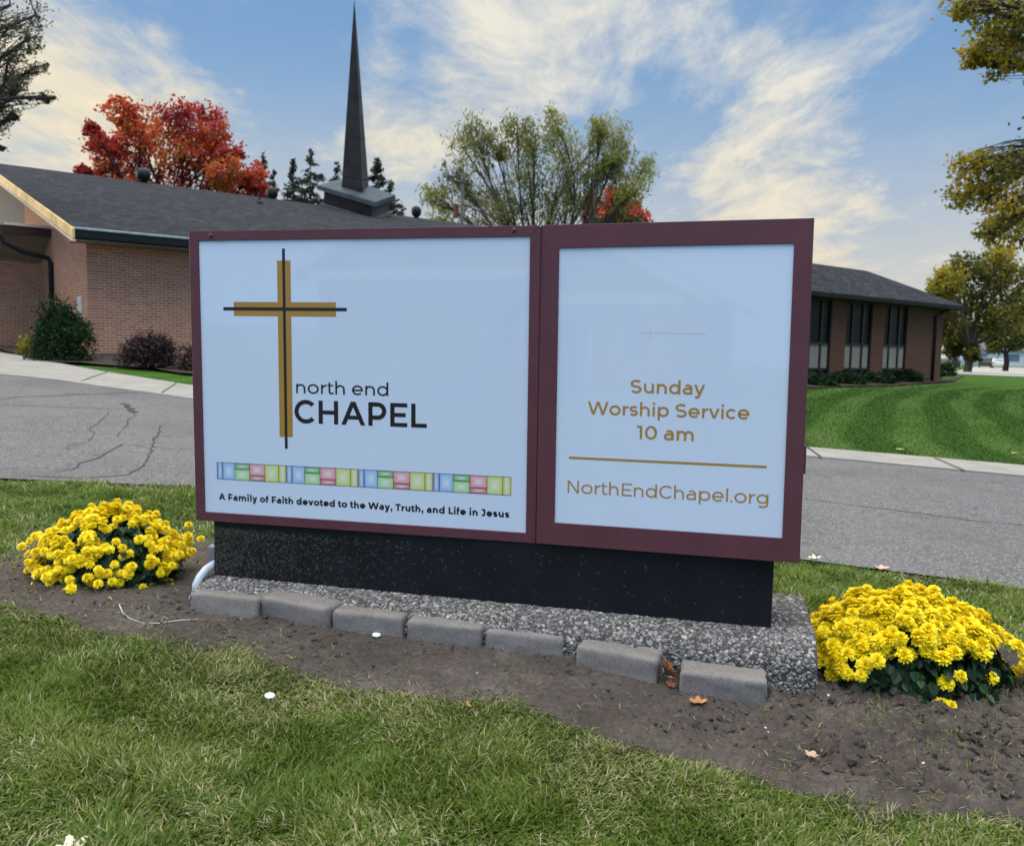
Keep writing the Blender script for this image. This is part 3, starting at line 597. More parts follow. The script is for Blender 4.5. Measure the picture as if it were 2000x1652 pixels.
cabL = frame_obj('sign_cabinet', PL, PL[2], .0415, .0395, .0402, .0380, True); cabL['label'] = 'wide panel with gold cross and slogan'
cabR = frame_obj('sign_cabinet', PR, PR[2], .0712, .0630, .0860, .0862, False); cabR['label'] = 'narrow panel with service time'
def flat(name, poly, mat_, parent, y):
    mb = MB(); mb.add([(p[0], y, p[1]) for p in poly], [tuple(range(len(poly)))]); return mb.build(name, mat_, parent)
def crosspoly(x0, x1, xl, xr, z0, z1, yl, yh): return [(x0, z1), (x1, z1), (x1, yh), (xr, yh), (xr, yl), (x1, yl), (x1, z0), (x0, z0), (x0, yl), (xl, yl), (xl, yh), (x0, yh)]
flat('gold_cross', crosspoly(.3962, .4561, .1966, .6532, -.8438, -.1227, -.3478, -.2902), M_GOLD, cabL, FY)
flat('black_cross', crosspoly(.4196, .4320, .1487, .7003, -.8929, -.0752, -.3252, -.3118), M_INK, cabL, FY - .0003)
text_obj('name_lettering', 'north end', 94, .4737, .8767, -.6612, .0523, M_INK, cabL, FY)
text_obj('chapel_lettering', 'CHAPEL', 130, .4650, 1.0390, -.7838, .0955, M_INK, cabL, FY)
text_obj('slogan_lettering', 'A Family of Faith devoted to the Way, Truth, and Life in Jesus', 176, .1073, 1.3815, -1.1262, .0285, M_INK, cabL, FY)
text_obj('day_lettering', 'Sunday', 118, .3521, .6246, -.6245, .0494, M_GOLD, cabR, FY)
text_obj('service_lettering', 'Worship Service', 116, .1922, .7842, -.7096, .0497, M_GOLD, cabR, FY)
text_obj('hour_lettering', '10 am', 122, .3801, .5894, -.7958, .0505, M_GOLD, cabR, FY)
text_obj('address_lettering', 'NorthEndChapel.org', 88, .1197, .8608, -1.0142, .0482, M_GOLD, cabR, FY)
flat('gold_rule', [(.1229, -.8737), (.8506, -.8737), (.8506, -.8830), (.1229, -.8830)], M_GOLD, cabR, FY)
flat('red_light_line', crosspoly(.4206, .4216, .3884, .6231, -.4256, -.3884, -.4024, -.4014), M_RED, cabR, FY)  # red reflection on the acrylic, painted as a thin flat shape
# stained-glass band: 24 printed cells with thin key lines
def glass_band():
    a0, a1, z0, z1 = .1021, 1.3866, -1.0362, -.9646
    cells = [(0, .088, 0, 1, (.06, .20, .62), 1), (.088, .262, 0, 1, (.30, .55, .88), 2), (.262, .476, .63, 1, (.03, .36, .03), 3), (.262, .476, 0, .63, (.42, .70, .28), 2), (.476, .697, .32, 1, (.80, .30, .36), 2), (.476, .697, 0, .32, (.55, .03, .05), 3), (.697, .893, 0, 1, (.62, .72, .18), 2), (.893, 1, 0, 1, (.58, .58, .0), 1)]
    V, F, Cc = [], [], []; lines = MB(); per = (a1 - a0) / 4; q = 7
    for k in range(4):
        for (u0, u1, v0, v1, c0, kind) in cells:
            x0, x1 = a0 + per * (k + u0), a0 + per * (k + u1); y0, y1 = z0 + (z1 - z0) * v0, z0 + (z1 - z0) * v1; n0 = len(V)
            for i in range(q):
                for j in range(q):
                    fu, fv = i / (q - 1), j / (q - 1); V.append((x0 + (x1 - x0) * fu, FY, y0 + (y1 - y0) * fv))
                    r_ = max(abs(2 * fu - 1) if kind != 3 else abs(2 * fu - 1) * .75, abs(2 * fv - 1) if kind != 1 else abs(2 * fv - 1) * .4); s = .88 * (1 - r_) ** 1.15
                    Cc.append(tuple(a * (1 - s) + b_ * s for a, b_ in zip(c0, (.86, .90, .88))))
            for i in range(q - 1):
                for j in range(q - 1): F.append((n0 + i * q + j, n0 + (i + 1) * q + j, n0 + (i + 1) * q + j + 1, n0 + i * q + j + 1))
            lw = .0008
            for (p, r_) in (((x0 - lw, y0 - lw), (x0 + lw, y1 + lw)), ((x0 + lw, y1 - lw), (x1 - lw, y1 + lw)), ((x0 + lw, y0 - lw), (x1 - lw, y0 + lw))):
                yy = FY - .0003 - .00003 * len(lines.F); lines.add([(p[0], yy, p[1]), (r_[0], yy, p[1]), (r_[0], yy, r_[1]), (p[0], yy, r_[1])], [(0, 1, 2, 3)])
    yy = FY - .0003; lines.V = [(v[0], FY - .0003 - .000004 * (i // 4), v[2]) for i, v in enumerate(lines.V)]
    lines.add([(a1 - .0006, yy, z0), (a1 + .0006, yy, z0), (a1 + .0006, yy, z1), (a1 - .0006, yy, z1)], [(0, 1, 2, 3)])
    mb = MB(); mb.add(V, F); o = mb.build('stained_glass_band', M_STRIP, cabL)
    ca = o.data.color_attributes.new('print_colour', 'FLOAT_COLOR', 'POINT'); ca.data.foreach_set('color', np.array([c + (1,) for c in Cc], np.float32).ravel())
    lines.build('key_line', M_INK, cabL)
glass_band()
for a, b in ((.1017, -.0200), (1.3872, -.0166)):
    mb = MB(); mb.lathe([(.0098, 0), (.0098, .0012), (.0080, .0036), (.004, .0048), (.0006, .005)], (a, -.0001, b), 20, 0, 'y'); mb.box((a - .006, -.0058, b - .001), (a + .006, -.0048, b + .001), 1)
    mb.build('screw', [M_BURG, M_DARKGAP], cabL, True)
mb = MB(); mb.box((.9770, .06, -.905), (.9875, .16, -.80)); mb.build('latch', M_BURG, cabR, bevel=.004)
mb = MB(); mb.box((PL[2] - .004, .02, -1.2), (PL[2] + .006, .32, -.012)); mb.build('seam_filler', M_DARKGAP, cabL)
mb = MB(); mb.lathe([(.0008, 0), (.0024, .001), (.0018, .003), (.0005, .004)], (PL[2] - .0005, .003, -.0025), 8, 0, 'y'); mb.build('bare_corner', simple('bare_aluminium', (.85, .83, .84), .35, .5, .05), cabL)
# skirt and plinth in the sign's own frame (u along, w into the sign)
Msu = Matrix(((SU[0], SW[0], 0, SGN0[0]), (SU[1], SW[1], 0, SGN0[1]), (0, 0, 1, 0), (0, 0, 0, 1)))
m, t, out = newmat('black_skirt_paint'); c = coord(t)
cc = ramp(t, noise(t, 5, 5, c), [(.3, (.004, .005, .0075)), (.7, (.0085, .0105, .0145))])
pbsdf(t, out, cc, .55, .3, noise(t, 60, 4, c), .12, .003); M_SKIRT = m
mb = MB(); mb.box((.076, .042, .27), (2.392, .32, .545)); ob = mb.build('black_skirt', M_SKIRT, sign, bevel=.003); ob.matrix_local = inv @ Msu
n = 1900; uu = .08 + np.minimum(rng.exponential(.30, n), 2.2); zz = .285 + .235 * rng.random(n) ** .8; uu2 = np.concatenate([uu, rng.uniform(.09, 2.38, 90)]); zz = np.concatenate([zz, rng.uniform(.285, .53, 90)]); n = len(uu2)
zz = np.where(zz > .50, zz - .03, zz)
an = rng.uniform(0, math.pi, n); Lc = rng.uniform(.003, .011, n); dx, dzv = np.cos(an) * Lc, np.sin(an) * Lc; wx, wz = -np.sin(an) * .0007, np.cos(an) * .0007; wy = .0405 + rng.uniform(-.0015, .0008, n)
b1 = rng.normal(0, .003, n)
V = np.stack([np.stack([uu2 - dx - wx, wy, zz - dzv - wz], -1), np.stack([uu2 - dx + wx, wy, zz - dzv + wz], -1), np.stack([uu2 + wx + wx / .0007 * b1, wy, zz + wz + wz / .0007 * b1], -1), np.stack([uu2 - wx + wx / .0007 * b1, wy, zz - wz + wz / .0007 * b1], -1), np.stack([uu2 + dx, wy, zz + dzv], -1)], 1)
kk = (np.arange(n) * 5)[:, None]
M_CLIP = leafmat('dried_clipping', [(0, (.05, .05, .032)), (1, (.21, .195, .14))], .1)
ob = npmesh('grass_clippings', V.reshape(-1, 3), [kk + np.array([[0, 1, 2, 3]]), kk + np.array([[3, 2, 4]])], M_CLIP, sign, {'tint': np.repeat(rng.random(n), 5)}); ob.matrix_local = inv @ Msu; ob['kind'] = 'stuff'
# plinth of exposed aggregate: mortar core plus pebbles
U0, U1, WF, WB, ZT = .048, 2.545, -.10, .60, .283
prof = [(WF - .005, -.15), (WF, .20), (WF + .010, .228), (WF + .035, .252), (WF + .08, .272), (WF + .14, ZT), (WB - .07, ZT), (WB - .02, .262), (WB, .22), (WB, -.15)]
m, t, out = newmat('plinth_mortar'); c = coord(t)
pbsdf(t, out, ramp(t, noise(t, 40, 6, c, .7), [(.3, (.045, .042, .038)), (.7, (.12, .113, .10))]), .95, .1, noise(t, 120, 4, c), .5, .006); M_MORTAR = m
m, t, out = newmat('pebble'); c = coord(t)
pc = ramp(t, attr(t, 'tint'), [(0, (.07, .075, .08)), (.3, (.15, .145, .14)), (.55, (.25, .24, .22)), (.75, (.40, .37, .32)), (.9, (.55, .53, .50)), (1, (.80, .78, .73))])
pc = mixc(t, math_(t, 'MULTIPLY', noise(t, 140, 3, c), .5), pc, (.14, .135, .13)); pbsdf(t, out, pc, .7, .35, noise(t, 200, 3, c), .2, .002); M_PEB = m
mb = MB(); mb.prism([(U0, a, b) for a, b in prof], (U1 - U0, 0, 0)); CVs, CFs = np.array(mb.V), mb.F
pp = np.array(prof); seg = np.hypot(*np.diff(pp, axis=0).T); cs = np.concatenate([[0], np.cumsum(seg)])
def prof_at(q):
    a = np.interp(q, cs, pp[:, 0]); b = np.interp(q, cs, pp[:, 1]); e = 1e-3; a2 = np.interp(q + e, cs, pp[:, 0]); b2 = np.interp(q + e, cs, pp[:, 1]); d = np.stack([a2 - a, b2 - b], -1); d /= np.linalg.norm(d, axis=1)[:, None] + 1e-12; return a, b, np.stack([-d[:, 1], d[:, 0]], -1)
n = 15500; q = rng.uniform(.13, cs[5] + .06, n); qb = rng.uniform(cs[5] + .06, cs[-1] - .15, 10000); q = np.concatenate([q, qb]); n = len(q)
u = rng.uniform(U0 + .004, U1 - .004, n); a, b, nn = prof_at(q); hide = (a > .05) & (a < .30) & (u > .08) & (u < 2.38); u, a, b, nn = u[~hide], a[~hide], b[~hide], nn[~hide]; n = len(u)
r_ = .0036 + .0050 * rng.random(n) ** 1.7
# end faces
ne = 3600; ee = rng.integers(0, 2, ne); ya = rng.uniform(WF, WB, ne); za = rng.uniform(-.02, ZT - .02, ne); ok = (za < np.interp(ya, pp[1:9, 0], pp[1:9, 1]) - .004)
ee, ya, za = ee[ok], ya[ok], za[ok]; re_ = .0036 + .0046 * rng.random(len(ee)) ** 1.6
nrm_ = np.concatenate([np.stack([np.zeros(n), nn[:, 0], nn[:, 1]], -1), np.stack([np.where(ee == 0, -1., 1.), np.zeros(len(ee)), np.zeros(len(ee))], -1)])
Pp = np.concatenate([np.stack([u, a, b], -1), np.stack([np.where(ee == 0, U0, U1), ya, za], -1)]); rp = np.concatenate([r_, re_])
rad = rp[:, None] * np.stack([rng.uniform(.9, 1.7, len(rp)), rng.uniform(.8, 1.25, len(rp)), rng.uniform(.55, .95, len(rp))], -1)
rad[:, 2] *= .62; Pp = Pp - nrm_ * (rad[:, 2:3] * .30 - .0008)
tt_ = rng.normal(size=nrm_.shape); tt_ -= np.sum(tt_ * nrm_, 1)[:, None] * nrm_; tt_ /= np.linalg.norm(tt_, axis=1)[:, None]
V, F = blobs(Pp, rad, .22, rot=np.stack([tt_, np.cross(nrm_, tt_), nrm_], -1))
tint = np.repeat(np.clip(rng.beta(1.7, 1.9, len(rp)), 0, 1), len(I1V))
V = np.concatenate([CVs, V]); F = F + len(CVs)
ob = npmesh('pebble_plinth', V, [np.array([f for f in CFs if len(f) == 4]), np.array([f for f in CFs if len(f) != 4]), F], [M_MORTAR, M_PEB], sign, {'tint': np.concatenate([np.zeros(len(CVs)), tint])}, [0] * len(CFs) + [1] * len(F), True)
ob.matrix_local = inv @ Msu
for pl in list(ob.data.polygons)[:len(CFs)]: pl.use_smooth = False

# ------------------------------------------------------------------ edging stones in front of the plinth
m, t, out = newmat('edging_stone'); c = coord(t, 'Object'); oi = nd(t, 'ShaderNodeObjectInfo').outputs['Random']
pc = ramp(t, noise(t, 8, 6, c, .7), [(.3, (.19, .172, .15)), (.7, (.30, .275, .24))]); pc = mixc(t, math_(t, 'MULTIPLY', oi, .5), pc, (.23, .22, .205))
v = nd(t, 'ShaderNodeSeparateColor', {0: nd(t, 'ShaderNodeTexVoronoi', {'Vector': c, 'Scale': 330.0}).outputs['Color']}).outputs[0]
pc = mixc(t, ramp(t, v, [(0, .55), (.25, 0.0), (.8, 0.0), (1, .5)]), pc, mixc(t, v, (.05, .045, .04), (.42, .39, .35)))
pbsdf(t, out, pc, .92, .15, math_(t, 'ADD', v, noise(t, 60, 5, c, .7)), .45, .004); M_EDGE = m
PAV = [((364, 1199), (501, 1213), .085, 'buried end paver beside the white conduit'), ((507, 1205), (642, 1236), .09, 'paver tilted outward next to the conduit paver'), ((644, 1236), (787, 1253), .09, 'flat grey paver behind the white disc on soil'),
       ((790.5, 1254), (940.5, 1276), .09, 'paver between the white disc and middle of the row'), ((943, 1277), (1101, 1297), .09, 'middle paver of the row touching a narrow gap'), ((1120, 1311), (1281, 1351), .105, 'tall paver just before the curled brown leaf'), ((1321.5, 1361), (1497, 1389), .10, 'last paver of the row nearest the concrete corner')]
PAV = [(tuple(hit(*a)[:2]), tuple(hit(*b)[:2]), hh, lab) for a, b, hh, lab in PAV]
for k, (a, b, hh, lab) in enumerate(PAV):
    a, b = np.array(a), np.array(b); L = float(np.linalg.norm(b - a)); rz = math.atan2(b[1] - a[1], b[0] - a[0]); mid = (a + b) / 2
    import bmesh
    bm = bmesh.new(); bmesh.ops.create_cube(bm, size=1)
    for v_ in bm.verts: v_.co = Vector((v_.co.x * (L - .008), (v_.co.y + .5) * .115, (v_.co.z + .5) * (hh + .06)))
    bmesh.ops.bevel(bm, geom=bm.edges[:] , offset=.017, segments=3, profile=.55, affect='EDGES')
    bmesh.ops.subdivide_edges(bm, edges=[e_ for e_ in bm.edges if e_.calc_length() > .03], cuts=9, use_grid_fill=True)
    rs = np.random.default_rng(k)
    for v_ in bm.verts:
        q = v_.co; d = (vn(q.x * 40 + k * 9, q.z * 40 + q.y * 31, k) - .5) * .005 + (vn(q.x * 130 + k, q.z * 130 + q.y * 110, k + 3) - .5) * .0026; v_.co = q + v_.normal * d
    me = bpy.data.meshes.new('edging_paver'); bm.to_mesh(me); bm.free(); me.materials.append(M_EDGE); me.polygons.foreach_set('use_smooth', [True] * len(me.polygons))
    o = bpy.data.objects.new('edging_paver', me); COL.objects.link(o); zg = float(gz(mid[0], mid[1])); o.location = (mid[0], mid[1], zg - .055)
    o.rotation_euler = ((-.12, .06, -.02, .02, -.05, .03, .05)[k], (.05, .03, .03, .02, .03, .06, .05)[k] * .6, rz)
    setp(o, lab, 'paver', 'concrete edging pavers in front of the sign')

# ------------------------------------------------------------------ conduit, junction box, string, discs
M_PVC = simple('pvc', (.55, .62, .66), .35, .4, .05, 8, .02)
cd_ = empty('electrical_conduit', tuple(hit(378, 1172)), label='bent pale PVC conduit with a grey box behind the sign skirt', cat='conduit')
iv = Matrix.Translation(-Vector(cd_.location))
pts = [at(376, 1192, 3.575), at(377, 1166, 3.575), at(383, 1143, 3.58), at(391, 1126, 3.60), at(402, 1112, 3.63), at(415, 1103, 3.67), at(427, 1098, 3.71), at(440, 1094, 3.76)]
mb = MB(); mb.tube(pts, .0172, 14); o = mb.build('pipe', M_PVC, cd_, True); o.matrix_local = iv
mb = MB(); p = at(418, 1078, 3.87); mb.box((p[0] - .018, p[1] - .03, p[2] - .055), (p[0] + .06, p[1] + .03, p[2] + .032)); mb.box((p[0] - .014, p[1] - .034, p[2] - .05), (p[0] + .05, p[1] - .0305, p[2] + .027)); o = mb.build('junction_box', simple('grey_pvc_box', (.30, .32, .33), .5, .3, .1), cd_, bevel=.004); o.matrix_local = iv
mb = MB(); q = [hit(233, 1200), hit(240, 1210), hit(252, 1218), hit(275, 1223), hit(310, 1224), hit(350, 1221), hit(388, 1216)]; mb.tube([(p[0], p[1], float(soil_z(p[0], p[1])) + .006 + .01 * (i == 0)) for i, p in enumerate(q)], .0017, 6)
setp(mb.build('string', simple('white_twine', (.62, .58, .52), .8), None, True), 'thin pale cord curving over bare soil by the yellow flowers', 'cord')
M_DISC = simple('white_disc', (.72, .76, .8), .4, .4, .05)
for (u, v, lab, tl) in ((735, 1249, 'white plastic disc on bare soil under the pavers', .0), (527, 1379, 'white plastic disc caught in the lawn grass', .02)):
    p = hit(u, v); mb = MB(); mb.lathe([(.0155, 0), (.0165, .001), (.0165, .003), (.0155, .004)], (0, 0, 0), 24); o = mb.build('plastic_disc', M_DISC)
    o.location = (p[0], p[1], float(soil_z(p[0], p[1])) + (.008 if tl == 0 else .035)); o.rotation_euler = (.15, .1, 0); setp(o, lab, 'disc', 'white plastic discs')

# ------------------------------------------------------------------ fallen leaves
def leaf_shape(lobes, n=60, deep=.45):
    pts = []
    for i in range(n):
        a = 2 * math.pi * i / n; r_ = .62 + .38 * abs(math.cos(a * lobes / 2)) ** 1.5 * (1 - .25 * (a > math.pi / 2) * (a < 3 * math.pi / 2)); r_ *= 1 - deep * .15 * (i % 2); pts.append((r_ * math.cos(a), r_ * math.sin(a) * .85))
    return pts
def fallen(u, v, size, col, curl, rot, lab, cat='leaf', lift=.01, tilt=(0, 0), at_y=None):
    p = hit(u, v) if at_y is None else at(u, v, at_y); S_ = leaf_shape(5); rings = 5; V = [(0, 0, 0)]; F = []
    for k in range(1, rings + 1):
        for (x_, y_) in S_:
            f = k / rings; V.append((x_ * f, y_ * f, curl * (f ** 2) * (.6 * y_ * y_ + .35 * x_ * x_) + .05 * math.sin(6 * math.atan2(y_, x_)) * f))
    n = len(S_)
    for i in range(n): F.append((0, 1 + i, 1 + (i + 1) % n))
    for k in range(rings - 1):
        for i in range(n): F.append((1 + k * n + i, 1 + (k + 1) * n + i, 1 + (k + 1) * n + (i + 1) % n, 1 + k * n + (i + 1) % n))
    mb = MB(); mb.add(V, F); mb.tube([(-.6, 0, .02), (-.95, .03, .05), (-1.3, .1, .16)], .02, 5)
    o = mb.build('fallen_leaf', simple('dry_leaf_%d' % u, col, .7, .2, .35, 3, .3, 12), None, True); o.scale = (size,) * 3
    o.location = (p[0], p[1], float(soil_z(p[0], p[1])) + lift if at_y is None else p[2]); o.rotation_euler = (tilt[0], tilt[1], rot); return setp(o, lab, cat)
fallen(1302, 1308, .052, (.24, .105, .04), 1.0, 1.9, 'curled brown leaf stuck upright between two pavers', tilt=(1.15, .2), at_y=2.965)
fallen(1243, 1279, .040, (.10, .045, .025), .8, 2.6, 'dark brown leaf wedged behind a paver', tilt=(1.0, -.2), at_y=3.065)
fallen(1309, 1355, .022, (.24, .09, .045), .5, .3, 'small reddish leaf lying in a paver gap', lift=.015, tilt=(.5, .1))
fallen(1362, 1386, .034, (.42, .20, .09), .7, .1, 'flat tan leaf lying in front of the last paver', lift=.012)
fallen(138, 1662, .040, (.72, .64, .48), 1.1, .9, 'cream leaf in the grass at the picture bottom edge', lift=.005)
fallen(1590, 1102, .040, (.75, .68, .48), 1.4, .2, 'cream curled leaf on grass beside the road edge', lift=.03)
fallen(1722, 1116, .05, (.55, .38, .24), .5, 1.2, 'pale brown leaf lying at the asphalt edge', lift=.02)
fallen(911, 1391, .020, (.5, .28, .10), 1.5, 1.6, 'tiny orange leaf standing in the lawn', lift=.03, tilt=(1.2, 0))
fallen(1583, 1507, .026, (.42, .30, .20), .6, 2.0, 'faded tan leaf at the lawn edge of the soil', lift=.018)
fallen(1757, 882, .055, (.62, .55, .30), .3, 1, 'yellow leaf on mown lawn behind the concrete strip', lift=.03)
fallen(1980, 889, .05, (.62, .45, .16), .3, 1, 'amber leaf on mown lawn by the concrete strip', lift=.03)
M_BIT = simple('white_bit', (.7, .68, .62), .6)
n = 46; bp = [(rng.uniform(60, 1950), rng.uniform(1180, 1560)) for _ in range(n)]; P_ = np.array([hit(u, v) for u, v in bp]); ok = bed_sd(P_[:, 0], P_[:, 1]) > 0; P_ = P_[ok]; P_[:, 2] = soil_z(P_[:, 0], P_[:, 1]) + .004
V, F = blobs(P_, (.002 + .006 * rng.random(len(P_)) ** 2)[:, None] * rng.uniform(.5, 1.2, (len(P_), 3)), .5); setp(npmesh('gravel_bits', V, [F], M_BIT), kind='stuff')

# ------------------------------------------------------------------ chrysanthemums
M_PETAL = leafmat('yellow_petal', [(0, (.86, .58, .0)), (.4, (.93, .73, .0)), (1, (.95, .80, .02))], .22, .5)
M_MUML = leafmat('mum_leaf', [(0, (.012, .032, .016)), (.6, (.024, .062, .026)), (1, (.07, .14, .035))], .15, .5)
M_STEM = simple('mum_stem', (.05, .09, .03), .7)
def blossom_mesh(seed, layers=5):
    r2 = np.random.default_rng(seed); V = []; F = []; T = []
    for L_ in range(layers):
        npet = (22, 20, 17, 14, 9)[L_]; el = R((-12, 8, 30, 52, 74)[L_]); ln = (1.0, .95, .84, .68, .52)[L_]
        for i in range(npet):
            a = 2 * math.pi * (i + .5 * (L_ % 2)) / npet + r2.normal(0, .08); e_ = el + r2.normal(0, .12); ll = ln * r2.uniform(.86, 1.08); hw = .125 * r2.uniform(.8, 1.15); dr = np.array([math.cos(a), math.sin(a), 0]); sd_ = np.array([-math.sin(a), math.cos(a), 0]); zz_ = .10 + .05 * L_
            k = len(V)
            for (f, wf, bend) in ((.1, .5, 0), (.55, 1.0, .0), (.88, .9, -.10), (1.0, .35, -.2)):
                c_ = dr * (ll * f * math.cos(e_)) + np.array([0, 0, zz_ + ll * f * math.sin(e_) + bend * ll * .5]); V += [c_ - sd_ * hw * wf, c_ + sd_ * hw * wf]; T += [.35 + .5 * f + r2.normal(0, .05)] * 2
            F += [(k + 2 * j, k + 2 * j + 1, k + 2 * j + 3, k + 2 * j + 2) for j in range(3)]
    k = len(V); V += [np.array([.16 * math.cos(R(60 * i)), .16 * math.sin(R(60 * i)), .30]) for i in range(6)] + [np.array([0, 0, .38])]; T += [.05] * 7; F += [(k + i, k + (i + 1) % 6, k + 6) for i in range(6)]
    return np.array(V), F, np.array(T)
BLM = [blossom_mesh(s, l) for s, l in ((1, 5), (2, 5), (3, 4), (4, 3))]
def blossom_data(i):
    V, F, T = BLM[i]; me = bpy.data.meshes.new('blossom'); me.from_pydata([tuple(v) for v in V], [], F); A = me.attributes.new('tint', 'FLOAT', 'POINT'); A.data.foreach_set('value', T.astype(np.float32)); me.materials.append(M_PETAL); return me
BLD = [blossom_data(i) for i in range(4)]
def look(nv, spin):
    nv = Vector(nv).normalized(); return nv.to_track_quat('Z', 'Y').to_matrix() @ Matrix.Rotation(spin, 3, 'Z')
def mum(label, c, rx, ry, H_, nb, size, cover_fn, seed, bigshare, nleaf, extra=()):
    r2 = np.random.default_rng(seed); zg = float(gz(c[0], c[1])) + .01; root = empty('chrysanthemum_plant', (c[0], c[1], zg), label=label, cat='flower plant', group='yellow chrysanthemums beside the sign')
    P_, N_ = [], []
    tries = 0
    while len(P_) < nb and tries < 40000:
        tries += 1; d = r2.normal(size=3); d /= np.linalg.norm(d)
        if d[2] < -.05: continue
        az = math.atan2(d[1], d[0])
        if r2.random() > cover_fn(az, d[2]): continue
        k = 1 + r2.normal(0, .055); bump = 1 + .10 * (vn(az * 2 + 5, d[2] * 3 + seed, seed) - .5)
        p = np.array([d[0] * rx, d[1] * ry, d[2] * H_]) * k * bump
        if any(np.linalg.norm(p - q) < size * .62 for q in P_): continue
        P_.append(p); N_.append(np.array([d[0] / rx, d[1] / ry, d[2] / H_ + .7 / H_]) + r2.normal(0, .35, 3) / rx)
    for (dx, dy, dz) in extra:
        P_.append(np.array([dx, dy, dz])); N_.append(np.array([dx * .6, dy * 1.0 - .3, .6]))
    P_ = np.array(P_); N_ = np.array(N_)
    view = CP - (P_ + np.array([c[0], c[1], zg])); vis = np.sum(N_ / np.linalg.norm(N_, axis=1)[:, None] * view / np.linalg.norm(view, axis=1)[:, None], 1) + .5 * -(P_[:, 1]) / ry
    order = np.argsort(-vis); mbV, mbF, mbT, nn_ = [], [], [], 0; F4, F3 = [], []
    for rank, i in enumerate(order):
        Rm = look(N_[i], r2.uniform(0, 6.28)); s = size * r2.uniform(.78, 1.12); kind = int(r2.choice(4, p=[.35, .3, .2, .15]))
        if rank < 100:
            o = bpy.data.objects.new('blossom', BLD[kind]); COL.objects.link(o); o.parent = root; o.matrix_local = Matrix.Translation(Vector(P_[i])) @ (Rm.to_4x4() @ Matrix.Diagonal((s, s, s, 1)))
        else:
            V, F, T = BLM[kind]; Rn = np.array(Rm); mbV.append(V @ Rn.T * s + P_[i]); mbT.append(T)
            F4 += [[q + nn_ for q in f] for f in F if len(f) == 4]; F3 += [[q + nn_ for q in f] for f in F if len(f) == 3]; nn_ += len(V)
    if mbV: o = npmesh('blossoms', np.concatenate(mbV), [F4, F3], M_PETAL, root, {'tint': np.concatenate(mbT)}); o['kind'] = 'stuff'
    # lobed leaves through the volume
    n = nleaf; d = r2.normal(size=(n, 3)); d /= np.linalg.norm(d, axis=1)[:, None]; d[:, 2] = np.abs(d[:, 2]); rr = np.clip(r2.normal(.86, .10, n), .4, 1.0); Pl = d * rr[:, None] * np.array([rx * .97, ry * .97, H_ * .95])
    Pl[:, 2] = np.maximum(Pl[:, 2], .012)
    shp = np.array([(0, 0), (.16, .12), (.30, .40), (.46, .30), (.55, .42), (.70, .26), (.80, .26), (1.0, 0), (.80, -.26), (.70, -.26), (.55, -.42), (.46, -.30), (.30, -.40), (.16, -.12)])
    out_ = Pl / np.array([rx, ry, H_]); nrm = out_ / np.linalg.norm(out_, axis=1)[:, None] + r2.normal(0, .45, (n, 3)) + np.array([0, 0, .25]); nrm /= np.linalg.norm(nrm, axis=1)[:, None]
    dn = np.stack([d[:, 0], d[:, 1], -.5 + r2.normal(0, .5, n)], -1); tx = dn - np.sum(dn * nrm, 1)[:, None] * nrm; tx /= np.linalg.norm(tx, axis=1)[:, None]; ty = np.cross(nrm, tx); sz = r2.uniform(.028, .055, n)
    zf = np.abs(shp[:, 1]) * .35 - shp[:, 0] ** 2 * .25
    V = Pl[:, None] + sz[:, None, None] * (shp[None, :, 0, None] * tx[:, None] + shp[None, :, 1, None] * ty[:, None] + zf[None, :, None] * nrm[:, None])
    V[..., 2] = np.maximum(V[..., 2], .002)
    k = (np.arange(n) * 14)[:, None]; mid = k  # two halves folded at the midrib
    Fa = k + np.array([[0, 1, 2, 3, 4, 5, 6, 7]]); Fb = k + np.array([[0, 7, 8, 9, 10, 11, 12, 13]])
    npmesh('foliage', V.reshape(-1, 3), [Fa, Fb], M_MUML, root, {'tint': np.repeat(np.clip(r2.beta(1.6, 2.2, n) * 1.0 + .2 * (out_[:, 2] < .4), 0, 1), 14)})
    mb = MB()
    for i in range(46):
        p = P_[r2.integers(len(P_))]; mb.tube([(p[0] * .12, p[1] * .12, -.02), (p[0] * .6, p[1] * .6, p[2] * .55), tuple(p * .98)], (.004, .003, .002), 5, cap=False)
    mb.build('stems', M_STEM, root)
    # dim inner mass of old growth so the plant is not see-through
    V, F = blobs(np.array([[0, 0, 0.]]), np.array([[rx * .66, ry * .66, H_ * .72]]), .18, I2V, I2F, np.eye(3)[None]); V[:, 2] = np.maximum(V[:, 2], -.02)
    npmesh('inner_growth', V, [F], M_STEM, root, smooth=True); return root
def cov_right(az, z):
    front = -math.sin(az)                         # 1 towards the viewer
    lim = .47 + .18 * max(0, front) - .40 * max(0, -math.cos(az) - .3)
    return 1.0 if z > lim + .04 else (.30 if z > lim - .08 else .015)
def cov_left(az, z):
    g = vn(az * 3 + 2, z * 5, 5)
    return (1. if z > .40 else .75 if z > .16 else .3) * (0.25 if (g < .33) else 1) * (.55 if math.cos(az) > .2 and z < .85 and g < .55 else 1)
mum('dense dome of yellow chrysanthemums beside the conduit end of the sign', (-1.845, 3.91), .325, .30, .285, 560, .0245, cov_left, 3, 1, 1500,
    extra=[(-.36, -.02, .15), (-.33, .0, .17), (-.38, -.05, .13), (-.32, -.05, .18), (.36, -.10, .12), (.38, -.05, .17), (.34, -.14, .08), (.39, -.08, .2), (-.02, -.33, .06), (.1, -.33, .045), (.0, -.36, .03), (-.12, -.33, .07), (.40, .05, .16), (.37, -.02, .24)])
